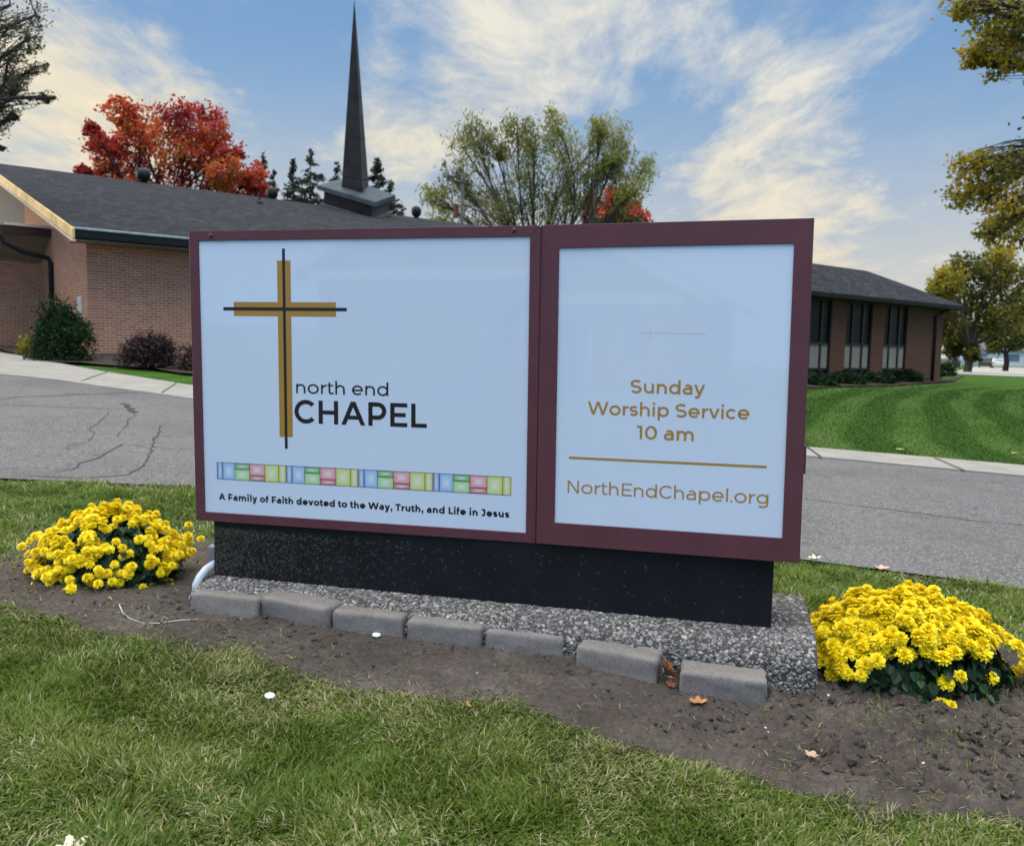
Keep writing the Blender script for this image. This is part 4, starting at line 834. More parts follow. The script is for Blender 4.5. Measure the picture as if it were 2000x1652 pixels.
mum('full rounded mound of yellow chrysanthemums beside the concrete corner of the sign', (1.525, 3.20), .385, .285, .305, 640, .031, cov_right, 8, 1, 1700,
    extra=[(-.345, -.07, .20), (-.32, -.10, .17), (-.345, -.06, .13), (-.33, -.12, .10), (-.325, -.13, .06), (-.32, -.16, .11), (-.30, -.20, .09), (-.25, -.22, .13), (-.27, -.24, .10), (-.22, -.25, .16), (.36, -.16, .15), (.38, -.12, .13), (.40, -.13, .10), (.41, -.08, .09), (.33, -.15, .19), (-.12, .1, .318), (.05, .12, .325), (.14, .1, .312), (.03, -.29, .015), (.0, -.285, .015)])
n = 26; V = []; x, y = rng.uniform(-2.5, -1.3, n), rng.uniform(3.5, 4.2, n); Vb, Fb = blobs(np.stack([x, y, soil_z(x, y) + .004], -1), np.tile([[.009, .004, .0012]], (n, 1)), .1); setp(npmesh('petal_litter', Vb, [Fb], M_PETAL, attrs={'tint': np.full(len(Vb), .8)}), kind='stuff')

# ------------------------------------------------------------------ building materials
def brick_mat(name, c1, c2, mort, axis_='x', kx=1.0):
    m, t, out = newmat(name); c = coord(t); s = nd(t, 'ShaderNodeSeparateXYZ', {0: c})
    v = nd(t, 'ShaderNodeCombineXYZ', {0: s.outputs[0 if axis_ == 'x' else 1], 1: s.outputs[2], 2: 0.0}).outputs[0]
    b = nd(t, 'ShaderNodeTexBrick', {'Vector': v, 'Color1': (*c1, 1), 'Color2': (*c2, 1), 'Mortar': (*mort, 1), 'Scale': 1.0, 'Mortar Size': .011, 'Mortar Smooth': .1, 'Bias': 0.0, 'Brick Width': .235, 'Row Height': .078})
    col = mixc(t, math_(t, 'MULTIPLY', noise(t, 3, 5, c), .35), b.outputs[0], tuple(x * .6 for x in c1))
    pbsdf(t, out, col, .9, .15, b.outputs[1], -.4, .006); return m
BR1, BR2, MO = (.40, .160, .085), (.56, .265, .15), (.62, .48, .35)
M_BRX = brick_mat('red_brick_front', BR1, BR2, MO, 'x'); M_BRY = brick_mat('red_brick_side', BR1, BR2, MO, 'y')
M_BRD = brick_mat('brown_brick', (.135, .060, .036), (.165, .078, .048), (.15, .09, .065), 'x')
m, t, out = newmat('dark_shingle'); c = coord(t); s = nd(t, 'ShaderNodeSeparateXYZ', {0: c})
v = nd(t, 'ShaderNodeCombineXYZ', {0: s.outputs[0], 1: s.outputs[1], 2: 0.0}).outputs[0]
b = nd(t, 'ShaderNodeTexBrick', {'Vector': v, 'Color1': (.012, .0125, .0155, 1), 'Color2': (.030, .031, .037, 1), 'Mortar': (.008, .008, .010, 1), 'Scale': 1.0, 'Mortar Size': .012, 'Brick Width': .32, 'Row Height': .14, 'Bias': -.15}); b.offset = .37
st_ = nd(t, 'ShaderNodeMapping', {'Vector': c, 'Scale': (1.0, 1.3, 1.0)}).outputs[0]; col = mixc(t, ramp(t, noise(t, 2.1, 5, st_, .7), [(.40, .85), (.56, 0.0)]), b.outputs[0], (.006, .0065, .009)); col = mixc(t, ramp(t, noise(t, 3.1, 5, vmath(t, 'ADD', st_, (9, 4, 1)).outputs[0], .7), [(.5, 0.0), (.64, .8)]), col, (.050, .053, .064))
pbsdf(t, out, col, .9, .2, b.outputs[1], -.4, .01); M_ROOF = m
M_SOFF = simple('beige_soffit', (.23, .205, .16), .8, .2, .08, 3); M_GUT = simple('dark_gutter', (.010, .014, .014), .7, .2, .1)
M_DRIP = simple('verdigris_edge', (.26, .32, .31), .6, .4, .3, 8); M_BROWN = simple('brown_beam', (.045, .02, .018), .6, .3, .2)
M_RAKE = simple('weathered_sunlit_fascia', (.62, .43, .17), .6, .3, .35, 1.2); M_CREAM = simple('cream_trim', (.60, .53, .42), .7)  # fascia colour holds the gold of the low sunlight
M_SALM = simple('salmon_soffit', (.40, .235, .155), .8, .2, .1, 3)
M_BLK = simple('black_frame', (.012, .012, .013), .5, .4); M_TAN = simple('tan_panel', (.30, .28, .215), .8, .2, .1, 2)
m, t, out = newmat('dark_glass'); pbsdf(t, out, ramp(t, noise(t, 1.2, 3, coord(t)), [(.3, (.006, .007, .008)), (.7, (.012, .013, .011))]), .35, .08); M_GLASS = m
M_GREYW = simple('grey_gable_boarding', (.13, .13, .115), .8, .2, .1, 2); M_DOOR = simple('wood_door', (.085, .035, .022), .5, .3, .2)
TH = R(38.84)                                     # the chapel's front runs this far round from the view's sideways axis
def part(mb, name, mats, parent, **k):
    return mb.build(name, mats, parent, **k)

# --- chapel: local x along the front, y into the building
GP = np.array([-11.46, 22.60]); ch = empty('chapel_building', (GP[0], GP[1], 0), TH, label='brick chapel with a long dark shingle roof and sunlit gold gable edge', cat='building')
ZE, PI_, HW, LEN = 4.10, .257, 15.83, 34.0
def rz_(y): return ZE + PI_ * (y if y <= HW else 2 * HW - y)
x0, oh, zb = .50, .9, -.3
mb = MB(); mb.box((x0 + .003, oh, zb), (LEN - .6, oh + .28, ZE - .12)); part(mb, 'front_wall', M_BRX, ch)
mb = MB()                                         # gable wall facing the entrance, full height near the corner
mb.prism([(x0, oh - .002, zb), (x0, 5.3, zb), (x0, 5.3, rz_(5.3) - .2), (x0, oh - .002, rz_(oh) - .2)], (.28, 0, 0)); part(mb, 'side_wall', M_BRY, ch)
mb = MB(); mb.prism([(x0, 5.3, 4.37), (x0, 9.6, 4.37), (x0, 9.6, rz_(9.6) - .2), (x0, 5.3, rz_(5.3) - .2)], (.28, 0, 0)); part(mb, 'gable_wall', M_BRY, ch)
mb = MB(); mb.prism([(x0 + .02, 9.6, zb), (x0 + .02, 2 * HW - oh, zb), (x0 + .02, 2 * HW - oh, rz_(2 * HW - oh) - .2), (x0 + .02, HW, rz_(HW) - .2), (x0 + .02, 9.6, rz_(9.6) - .2)], (.2, 0, 0)); part(mb, 'gable_boarding', M_GREYW, ch)
mb = MB(); mb.box((x0, 2 * HW - oh - .28, zb), (LEN - .6, 2 * HW - oh, ZE - .15)); mb.prism([(LEN - .9, oh + .3, zb), (LEN - .9, 2 * HW - oh - .3, zb), (LEN - .9, 2 * HW - oh - .3, ZE - .2), (LEN - .9, HW, rz_(HW) - .25), (LEN - .9, oh + .3, ZE - .2)], (.28, 0, 0)); part(mb, 'rear_wall', M_BRX, ch)
mb = MB(); th = .10
mb.prism([(0, 0, ZE - .02), (0, HW, rz_(HW)), (0, HW, rz_(HW) - th), (0, 0, ZE - .02 - th)], (LEN, 0, 0)); mb.prism([(0, HW, rz_(HW)), (0, 2 * HW, ZE - .02), (0, 2 * HW, ZE - .02 - th), (0, HW, rz_(HW) - th)], (LEN, 0, 0))
roof = part(mb, 'roof', M_ROOF, ch)
mb = MB(); mb.box((.05, .02, ZE - .30), (LEN, oh - .004, ZE - .27)); part(mb, 'soffit', M_SOFF, ch)
mb = MB(); mb.box((.02, -.13, ZE - .24), (LEN, -.004, ZE - .045)); mb.box((.02, -.004, ZE - .27), (LEN, .02, ZE - .03)); part(mb, 'gutter', M_GUT, ch)
mb = MB(); mb.prism([(.0, -.15, ZE - .04), (.0, -.15, ZE + .0), (.0, .10, ZE + .04), (0, .10, ZE + .012), (.0, -.12, ZE - .04)], (LEN, 0, 0)); part(mb, 'drip_edge', M_DRIP, ch)
mb = MB()
for s in (0, 1):
    ya, yb = (-.16, HW) if s == 0 else (2 * HW + .16, HW)
    za, zb_ = ZE - .02 - .16 * PI_, rz_(HW) + .012
    mb.prism([(-.06, ya, za + .03), (-.06, yb, zb_ + .03), (-.06, yb, zb_ - .22), (-.06, ya, za - .22)], (.058, 0, 0))
part(mb, 'rake_fascia', M_RAKE, ch)
mb = MB(); mb.prism([(-.075, -.17, ZE - .31), (-.075, HW, rz_(HW) - .22), (-.075, HW, rz_(HW) - .27), (-.075, -.17, ZE - .36)], (.09, 0, 0)); part(mb, 'rake_moulding', M_CREAM, ch)
mb = MB(); mb.prism([(.0, .02, ZE - .32), (.0, 9.55, rz_(9.55) - .26), (.0, 9.55, rz_(9.55) - .23), (.0, .02, ZE - .29)], (x0 - .01, 0, 0)); part(mb, 'gable_soffit', M_SALM, ch); mb = MB(); mb.prism([(.0, 9.6, rz_(9.6) - .26), (0, HW, rz_(HW) - .26), (0, HW, rz_(HW) - .23), (0, 9.6, rz_(9.6) - .23)], (x0, 0, 0)); part(mb, 'gable_soffit', M_GREYW, ch)
# entrance canopy tucked beside the side wall
mb = MB(); mb.box((-9, 5.30, 4.36), (x0 - .004, 5.48, 4.60)); mb.box((-1.32, 5.26, 4.48), (-1.05, 5.299, 4.62), 1); mb.box((-.75, 5.26, 4.601), (x0 - .03, 5.32, 4.68), 1); part(mb, 'canopy_beam', [M_BROWN, M_CREAM], ch)
mb = MB(); mb.prism([(-9, 5.48, 4.38), (-9, 7.0, 3.66), (-9, 7.0, 3.72), (-9, 5.48, 4.44)], (9 + x0 - .006, 0, 0)); mb.box((-9, 7.001, 3.665), (x0 - .01, 9.5, 3.715)); part(mb, 'canopy_soffit', M_SOFF, ch)
mb = MB(); mb.prism([(-9, 5.49, 4.46), (-9, 12, 4.56), (-9, 12, 4.60), (-9, 5.49, 4.52)], (9 + x0 - .02, 0, 0)); part(mb, 'canopy_roof', M_ROOF, ch)
mb = MB(); mb.box((-.80, 7.002, zb), (x0 + .28, 7.25, 3.66)); mb.box((-9, 7.05, zb), (-1.9, 7.3, 3.66)); part(mb, 'vestibule_wall', M_BRX, ch)
mb = MB(); mb.box((x0 + .004, 5.3, zb), (x0 + .28, 7.0, 4.36)); part(mb, 'return_wall', M_BRY, ch)
mb = MB(); mb.box((-1.9, 7.12, zb), (-.80, 7.18, 3.4)); d_ = part(mb, 'entrance_door', M_DOOR, ch); mb = MB(); mb.tube([(-1.05, 7.08, 1.9), (-1.05, 7.04, 1.95), (-1.05, 7.04, 2.5), (-1.05, 7.08, 2.55)], .02, 6); part(mb, 'handle', M_CREAM, d_)
mb = MB(); yd = 5.15; mb.tube([(-.9, 5.22, 4.38), (-.88, 5.2, 4.24), (-.80, 5.18, 4.06), (-.35, yd, 3.84), (x0 - .13, yd, 3.68), (x0 - .07, yd, 3.52), (x0 - .07, yd, .3)], .075, 8); part(mb, 'downspout', M_GUT, ch, smooth=True)
mb = MB(); mb.box((x0 - .03, 1.52, 1.95), (x0 - .002, 1.96, 2.42)); part(mb, 'wall_plate', simple('white_plate', (.62, .62, .58), .6), ch)
for k in range(4):
    mb = MB(); xx = 3.2 + k * 7.4
    if xx < LEN - 2 and k > 1: mb.box((xx, oh - .03, 1.6), (xx + 1.2, oh - .002, 3.2)); part(mb, 'window', M_GLASS, ch)
# roof fittings
def on_ridge(u):
    f_ = np.array([math.cos(TH), math.sin(TH)]); b_ = np.array([-math.sin(TH), math.cos(TH)]); lo, hi = 0., LEN
    for _ in range(40):
        mid = (lo + hi) / 2; p = GP + f_ * mid + b_ * HW; q = np.array([p[0], p[1], rz_(HW)]) - CP; uu = 1000 + FPX * (q @ RT) / (q @ FW)
        if uu < u: lo = mid
        else: hi = mid
    return lo
M_VENT = simple('vent_black', (.012, .012, .014), .6, .3)
for u, s_, dy in ((280, .32, .0), (536, .29, .3), (813, .28, .0)):
    xx = on_ridge(u); mb = MB(); z0 = rz_(HW); mb.lathe([(s_ * .5, -.3), (s_ * .5, z0 * 0 + .05), (s_ * .85, .12), (s_ * 1.0, .30), (s_ * .92, .46), (s_ * .6, .58), (s_ * .1, .62)], (xx, HW + dy, z0), 14); v_ = part(mb, 'roof_vent', M_VENT, ch, smooth=True)
mb = MB(); xx = on_ridge(523); mb.lathe([(.14, 0), (.13, .06), (.05, .14), (.045, .5)], (xx - 1.7, HW - 3.1, rz_(HW - 3.1)), 10); part(mb, 'plumbing_vent', M_VENT, ch)
# steeple: louvred box, verdigris cap slab and a square spire, set diagonally on the ridge
M_COPPER = simple('verdigris_copper', (.035, .055, .064), .6, .3, .25, 2); M_SPIRE = simple('shaded_patinated_spire', (.013, .015, .016), .7, .2, .5, 1.5, .3); M_SPIRE2 = simple('lit_patinated_spire', (.05, .053, .055), .7, .2, .3, 1.5); M_SIDING = simple('shaded_siding', (.022, .018, .022), .7, .2, .2, 2); M_SIDING2 = simple('lit_siding_and_flashing', (.10, .098, .092), .7, .2, .2, 2)
st = empty('steeple', tuple(at(690, 420, 44.8)), label='slender dark spire rising from a blue green copper cap on the roof ridge', cat='steeple')
iv = Matrix.Translation(-Vector(st.location))
Lc, Fc, Rc = at(620, 362, 43.9), at(733, 395, 42.6), at(772, 381, 45.2); Bc = Lc + Rc - Fc; cen = (Lc + Rc) / 2
up = np.array([0, 0, 1.])
mb = MB(); cap_ = [Lc, Fc, Rc, Bc]; mb.prism([p - up * .22 for p in cap_], up * .22); apex = cen + up * .42
mb.add([p + up * .002 for p in cap_] + [apex], [(0, 1, 4), (1, 2, 4), (2, 3, 4), (3, 0, 4)]); o = mb.build('copper_cap', M_COPPER, st); o.matrix_local = iv
def inset(p, f): return cen + (p - cen) * f
mb = MB(); bx_ = [inset(p, .83) - up * .23 for p in cap_]; ex = [p - up * 1.25 for p in bx_]
V = bx_ + ex; mb.add(V, [(0, 4, 5, 1)], 0); mb.add(V, [(1, 5, 6, 2)], 1); mb.add(V, [(2, 6, 7, 3), (3, 7, 4, 0)], 0)  # same siding all round, the brighter side painted in a lit tone
for k in range(7):
    z_ = -.1 - k * .115; q = [inset(p, .845) - up * .23 + up * z_ for p in cap_]
    for i, mi in ((0, 0), (1, 1)):
        mb.add([q[i], q[i + 1], q[i + 1] - up * .09 + (inset(cap_[i + 1], .83) - inset(cap_[i + 1], .845)), q[i] - up * .09 + (inset(cap_[i], .83) - inset(cap_[i], .845))], [(0, 1, 2, 3)], mi)
o = mb.build('louvred_box', [M_SIDING, M_SIDING2], st); o.matrix_local = iv
mb = MB(); fl = [inset(p, .93) - up * (1.02) for p in cap_]; mb.prism(fl, up * .16); o = mb.build('flashing', M_SIDING2, st); o.matrix_local = iv
s0, s1, s2 = at(667, 368, 43.9), at(708.5, 378, 43.4), at(721, 376, 44.7); s3 = s0 + s2 - s1; tip = at(692, -4, 44.0)
def spire_ring(f): return [p + (tip - p) * f for p in (s0, s1, s2, s3)]
mb = MB(); rings = [spire_ring(f) for f in np.linspace(0, .985, 15)]; V = sum(rings, []); 
for k in range(14):
    for i in range(4): mb.add([V[4 * k + i], V[4 * k + (i + 1) % 4], V[4 * k + 4 + (i + 1) % 4], V[4 * k + 4 + i]], [(0, 1, 2, 3)], 1 if i == 1 else 0)  # lit and shaded sides of one cladding, put into the colour
for k in range(1, 14, 3):
    q = [cen_ for cen_ in rings[k]]; c0 = sum(q) / 4; q1 = [c0 + (p - c0) * 1.03 for p in q]; mb.prism(q1, up * .03)
o = mb.build('spire', [M_SPIRE, M_SPIRE2], st); o.matrix_local = iv

# --- annex wing
def plane_s(u, v, P0):                             # distance along a wall through P0 in the building direction
    d = ray(u, v)[:2]; f_ = np.array([math.cos(TH), math.sin(TH)]); A_ = np.array([[f_[0], -d[0]], [f_[1], -d[1]]]); return float(np.linalg.solve(A_, -np.array(P0))[0])
W0 = at(1632, 700, 32.3)[:2]; f_ = np.array([math.cos(TH), math.sin(TH)]); b_ = np.array([-math.sin(TH), math.cos(TH)])
sc_ = plane_s(1840, 668, W0); WCn = W0 + f_ * sc_                        # the wing's end corner
wg = empty('annex_building', (WCn[0], WCn[1], 0), TH, label='low brown brick annex with tall dark windows and tan panels beyond the lawn', cat='building')
def wx(u): return plane_s(u, 667, W0) - sc_
ZG, ZW, oh, DP = float(gz(WCn[0], WCn[1])) - .5, 3.30, .62, 2.98; LW = 13.0
mb = MB(); segs = [(wx(1622.7), wx(1651)), (wx(1702), wx(1726)), (wx(1771), 0)]
k0 = segs[0][0]
pw = wx(1651) - wx(1622.7); ww = wx(1702) - wx(1651)
edges = [(segs[0][0], segs[0][1]), (segs[1][0], segs[1][1]), (segs[2][0], segs[2][1])]
xx = k0
while xx > -LW + 3: xx -= (pw + ww); edges.append((xx, xx + pw))
edges.append((-LW, xx - ww if xx - ww > -LW else -LW + .5))
for a, b in edges: mb.box((a, 0, ZG), (b, .35, ZW))
mb.box((-.3, .35, ZG), (0, 2 * DP - .7, ZW)); mb.box((-LW, .35, ZG), (-LW + .3, 2 * DP - 1.0, ZW)); mb.prism([(-LW + .01, -.3, ZW), (-LW + .01, 2 * DP - .9, ZW), (-LW + .01, DP - oh, 4.72)], (.25, 0, 0)); mb.box((-LW, 2 * DP - 1.0, ZG), (0, 2 * DP - .7, ZW)); part(mb, 'brick_piers', M_BRD, wg)['label'] = 'brown brick wall and piers'
edges.sort(); gaps = [(edges[i][1], edges[i + 1][0]) for i in range(len(edges) - 1) if edges[i + 1][0] - edges[i][1] > .5]
zg_ = float(gz(W0[0], W0[1])); zp0, zp1 = 1.3 + (690.5 - 721) / FPX * 32.3, 1.3 + (690.5 - 673) / FPX * 32.3
for a, b in gaps:
    w_ = b - a; mb = MB()
    for f in (0, .30, .70, 1): xm = a + w_ * f; mb.box((max(a, xm - .045), .05, zg_ - .4), (min(b, xm + .045), .15, ZW))
    for z_ in (zp0, zp1, ZW - .06): mb.box((a + .046, .055, z_ - .035), (b - .046, .145, z_ + .035))
    fr = part(mb, 'window', M_BLK, wg)
    mb = MB(); mb.box((a, .10, zp1), (b, .12, ZW)); part(mb, 'pane', M_GLASS, fr); mb = MB(); mb.box((a, .10, zg_ - .4), (b, .12, zp0)); part(mb, 'pane', M_GLASS, fr)
    mb = MB(); mb.box((a, .098, zp0), (b, .12, zp1)); part(mb, 'tan_panel', M_TAN, fr)
mb = MB(); mb.box((-LW, .7, ZG), (-.5, .72, ZW), 0); part(mb, 'dark_interior', M_BLK, wg)
e_ = 1.0; ZR = 3.43; RZ = ZR + (4.90 - 3.43)
x1, y0_, y1_ = oh, -oh, -oh + 2 * (DP + 0); rx_ = x1 - DP
mb = MB(); Vr = [(x1, y0_, ZR), (x1, y1_, ZR), (-LW, y1_, ZR), (-LW, y0_, ZR), (rx_, y0_ + DP, RZ), (-LW, y0_ + DP, RZ)]
mb.add(Vr, [(3, 0, 4, 5), (0, 1, 4), (1, 2, 5, 4)]); part(mb, 'roof', M_ROOF, wg)
mb = MB(); mb.box((-LW, y0_ + .03, ZR - .16), (x1 - .03, y1_ - .03, ZR - .12)); part(mb, 'soffit', simple('dark_soffit', (.05, .045, .04), .8), wg)
mb = MB(); mb.box((-LW, y0_ - .10, ZR - .17), (x1 + .10, y0_ + .002, ZR - .012)); mb.box((x1 - .002, y0_ + .003, ZR - .17), (x1 + .10, y1_ + .1, ZR - .012)); part(mb, 'gutter', M_GUT, wg)
mb = MB(); xd = wx(1822.5); mb.tube([(xd + .35, -.5, ZR - .16), (xd + .2, -.2, ZR - .3), (xd, -.07, ZR - .48), (xd, -.07, ZG)], .06, 8); part(mb, 'downspout', M_BLK, wg, smooth=True)

# ------------------------------------------------------------------ trees
M_BARK = simple('bark', (.075, .065, .055), .95, .1, .35, 6, .6); M_BARKD = simple('dark_bark', (.028, .025, .022), .95, .1, .3, 6, .5)
def leaves(P, size, tint, aspect=.62, flat=0.0, down=0.0):
    n = len(P); nz = rng.normal(size=(n, 3)); nz[:, 2] += flat; nz /= np.linalg.norm(nz, axis=1)[:, None]; a = rng.normal(size=(n, 3)); a[:, 2] -= down; a -= np.sum(a * nz, 1)[:, None] * nz; a /= np.linalg.norm(a, axis=1)[:, None] + 1e-9; b = np.cross(nz, a)
    s = size[:, None]; V = np.stack([P - a * s, P + b * s * aspect + a * s * .1, P + a * s, P - b * s * aspect + a * s * .1], 1).reshape(-1, 3); return V, np.arange(4 * n).reshape(n, 4), np.repeat(tint, 4)
def curve(a, b, bend, n=6, seed=None):
    a, b = np.array(a, float), np.array(b, float); L = np.linalg.norm(b - a); off = rng.normal(size=3) * L * bend; off[2] = abs(off[2]) * .6
    return [a + (b - a) * s + off * math.sin(math.pi * s) for s in np.linspace(0, 1, n)]
def tree(name, label, base, clumps, trunk_r, fork, leaf_mat, lsize, per_twig=26, twigs=22, bark=M_BARK, group='trees around the chapel', spread=.30, tintfn=None, down=0.0, limb_r=.35, aspect=.62, fork_in=.25, twigr=.22):
    base = np.array(base, float); root = empty(name, tuple(base), label=label, cat='tree', group=group); mb = MB(); LP, LT, LS = [], [], []
    clumps = [(np.array(c, float), np.array(r, float)) for c, r in clumps]; cc = sum(c for c, r in clumps) / len(clumps)
    fk = np.array([base[0] * (1 - fork_in) + cc[0] * fork_in, base[1] * (1 - fork_in) + cc[1] * fork_in, base[2] + fork])
    mb.tube([base - [0, 0, .3], base + [0, 0, .15], base + (fk - base) * .5 + rng.normal(size=3) * trunk_r * .3, fk], [trunk_r * 1.5, trunk_r * 1.1, trunk_r * .95, trunk_r * .85], 10, cap=False)
    for c, r in clumps:
        pts = curve(fk, c, .10, 7); mb.tube(pts, list(np.linspace(trunk_r * limb_r * 1.5, trunk_r * .12, 7)), 7, cap=False); ct = rng.normal(0, .16)
        for k in range(twigs):
            d = rng.normal(size=3); d /= np.linalg.norm(d); e = c + d * r * rng.uniform(.55, 1.05); s0_ = pts[int(rng.integers(3, 7))]; tw = curve(s0_, e, .08, 5); mb.tube(tw, [trunk_r * .08, trunk_r * .06, trunk_r * .04, trunk_r * .03, trunk_r * .015], 4, cap=False)
            n = per_twig; f = rng.uniform(.35, 1.08, n); A_ = np.array(tw); pos = A_[2] + (A_[4] - A_[2]) * f[:, None] * 1.0; pos = pos + rng.normal(size=(n, 3)) * np.mean(r) * twigr * np.array([1, 1, .8]); LP.append(pos); LS.append(lsize * rng.uniform(.6, 1.25, n)); tt = .5 + ct + rng.normal(0, .10) + rng.normal(0, .14, n)
            LT.append(tt if tintfn is None else tintfn(pos, tt))
    iv_ = Matrix.Translation(-Vector(base)); o = mb.build('trunk', bark, root, True); o.matrix_local = iv_
    P_ = np.concatenate(LP); V, F, T = leaves(P_, np.concatenate(LS), np.clip(np.concatenate(LT), 0, 1), aspect, 0, down); o = npmesh('crown', V, [F], leaf_mat, root, {'tint': T}); o.matrix_local = iv_; return root
def CL(lst, Y, ydepth=1.0, jit=2.0):                # clumps given as (photo x, photo y, radius px) at distance Y
    out = []
    for c in lst:
        u, v, r = c[:3]; yy = Y + (c[3] if len(c) > 3 else rng.uniform(-jit, jit)); k = yy / FPX; out.append((at(u, v, yy), (r * k, r * k * ydepth, r * k * (c[4] if len(c) > 4 else .85))))
    return out
def G0(u, Y): p = at(u, 690, Y); return (p[0], p[1], float(gz(p[0], p[1])))
M_RED = leafmat('red_maple_leaf', [(0, (.18, .022, .022)), (.4, (.42, .045, .045)), (.7, (.62, .11, .05)), (.88, (.66, .18, .04)), (1, (.26, .18, .03))], .5)
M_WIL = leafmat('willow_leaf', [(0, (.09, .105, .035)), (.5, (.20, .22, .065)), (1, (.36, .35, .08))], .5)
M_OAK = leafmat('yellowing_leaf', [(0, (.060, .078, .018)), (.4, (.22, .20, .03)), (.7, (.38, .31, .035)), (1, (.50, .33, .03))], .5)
M_GRN = leafmat('green_leaf', [(0, (.018, .035, .010)), (.5, (.05, .075, .016)), (.8, (.12, .13, .025)), (1, (.30, .23, .03))], .35)
M_DRK = leafmat('dark_leaf', [(0, (.05, .06, .035)), (1, (.13, .14, .075))], .4)
M_NDL = leafmat('spruce_needle', [(0, (.016, .022, .012)), (1, (.055, .062, .032))], .15)
tree('maple_tree', 'scarlet red maple tree rising behind the chapel roof', G0(330, 64), CL([(235, 215, 34), (285, 235, 42), (345, 235, 45), (395, 232, 40), (200, 285, 30), (250, 285, 45), (320, 285, 50), (390, 285, 48), (425, 265, 32), (455, 300, 24), (180, 255, 18), (210, 330, 30), (280, 340, 45), (370, 340, 50), (440, 335, 40), (490, 340, 32), (500, 370, 32), (430, 375, 36), (330, 385, 40), (250, 380, 40), (160, 335, 14)], 64), .32, 4.5, M_RED, .16, 36, 24, M_BARKD, twigr=.18, limb_r=.25,
     tintfn=lambda p, t_: np.where((p[:, 2] < 12.2) & (rng.random(len(p)) < .22), .97, t_))
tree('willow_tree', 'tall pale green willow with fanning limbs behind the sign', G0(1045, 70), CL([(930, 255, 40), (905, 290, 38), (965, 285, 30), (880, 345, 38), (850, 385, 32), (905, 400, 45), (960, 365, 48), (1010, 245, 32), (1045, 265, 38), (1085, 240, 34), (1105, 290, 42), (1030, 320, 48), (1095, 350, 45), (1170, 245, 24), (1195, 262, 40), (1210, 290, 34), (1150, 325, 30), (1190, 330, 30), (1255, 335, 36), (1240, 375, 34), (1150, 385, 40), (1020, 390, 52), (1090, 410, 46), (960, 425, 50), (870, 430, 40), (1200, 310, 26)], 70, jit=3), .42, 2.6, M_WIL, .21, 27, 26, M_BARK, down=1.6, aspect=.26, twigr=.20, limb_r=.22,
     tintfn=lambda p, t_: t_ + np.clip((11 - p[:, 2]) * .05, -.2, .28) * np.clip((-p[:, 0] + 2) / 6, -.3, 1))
tree('maple_tree', 'small scarlet maple crown half hidden behind the willow', G0(1205, 86), CL([(1160, 405, 26), (1200, 385, 30), (1235, 405, 28), (1180, 430, 34), (1240, 435, 30), (1212, 395, 24)], 86), .22, 3, M_RED, .27, 30, 16, M_BARKD, tintfn=lambda p, t_: t_ + .15)
tree('round_tree', 'dark green bushy tree under the red crown behind the willow', G0(1190, 78), CL([(1200, 432, 30), (1150, 440, 26), (1235, 440, 22)], 78), .2, 2.5, M_GRN, .24, 30, 16)
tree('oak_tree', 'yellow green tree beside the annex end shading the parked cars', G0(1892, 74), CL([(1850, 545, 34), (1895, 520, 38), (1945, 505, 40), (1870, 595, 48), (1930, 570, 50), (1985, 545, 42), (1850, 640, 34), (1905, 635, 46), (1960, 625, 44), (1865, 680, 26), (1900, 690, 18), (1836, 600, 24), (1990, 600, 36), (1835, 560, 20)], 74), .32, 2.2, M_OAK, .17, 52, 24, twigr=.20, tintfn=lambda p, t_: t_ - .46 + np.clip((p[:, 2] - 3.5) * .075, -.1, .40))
tree('small_tree', 'young tree on the lawn bank in front of the parked cars', G0(1966, 100), CL([(1965, 655, 30), (1935, 650, 24), (1995, 650, 26), (1960, 630, 30), (1985, 672, 18), (1945, 675, 18)], 100, jit=1), .30, 2.0, M_GRN, .18, 40, 18, M_BARKD, limb_r=.3)
tree('maple_tree', 'leaning yellow green tree overhanging beside the sign from past the frame edge', G0(2300, 24), CL([(1870, 8, 36), (1925, 20, 50), (1990, 15, 60), (1950, 70, 46), (1910, 85, 38), (1990, 95, 46), (1940, 130, 30), (1895, 120, 16), (1890, 330, 34), (1935, 335, 42), (1985, 315, 42), (1875, 380, 32), (1920, 395, 44), (1975, 390, 46), (1965, 440, 40), (1930, 455, 28), (2000, 470, 36), (2080, 90, 90), (2090, 260, 90), (2120, 420, 90), (2200, 120, 110), (2240, 300, 120), (2350, 200, 130), (2450, 330, 110), (2160, -120, 110), (2330, -100, 130)], 24, jit=1.2), .34, 8.0, M_OAK, .078, 15, 26, M_BARK, limb_r=.07, twigr=.23, fork_in=-.2,
     tintfn=lambda p, t_: t_ * .9 + .10)
tree('bare_branch_tree', 'thinly leaved dark tree reaching in over the chapel gable', G0(-330, 26), CL([(20, 10, 50), (70, 30, 40), (-10, 70, 50), (55, 75, 30), (15, 120, 38), (75, 130, 18), (35, 165, 24), (95, 190, 14), (10, 200, 28), (28, 228, 12), (-30, 250, 40), (-60, 150, 70), (-120, 60, 90), (-180, 200, 100), (-260, 60, 120), (-300, 240, 110), (-400, 120, 120), (2, 290, 8)], 26, jit=1), .32, 4.0, M_DRK, .055, 20, 24, M_BARK, limb_r=.11, twigr=.15, aspect=.4)

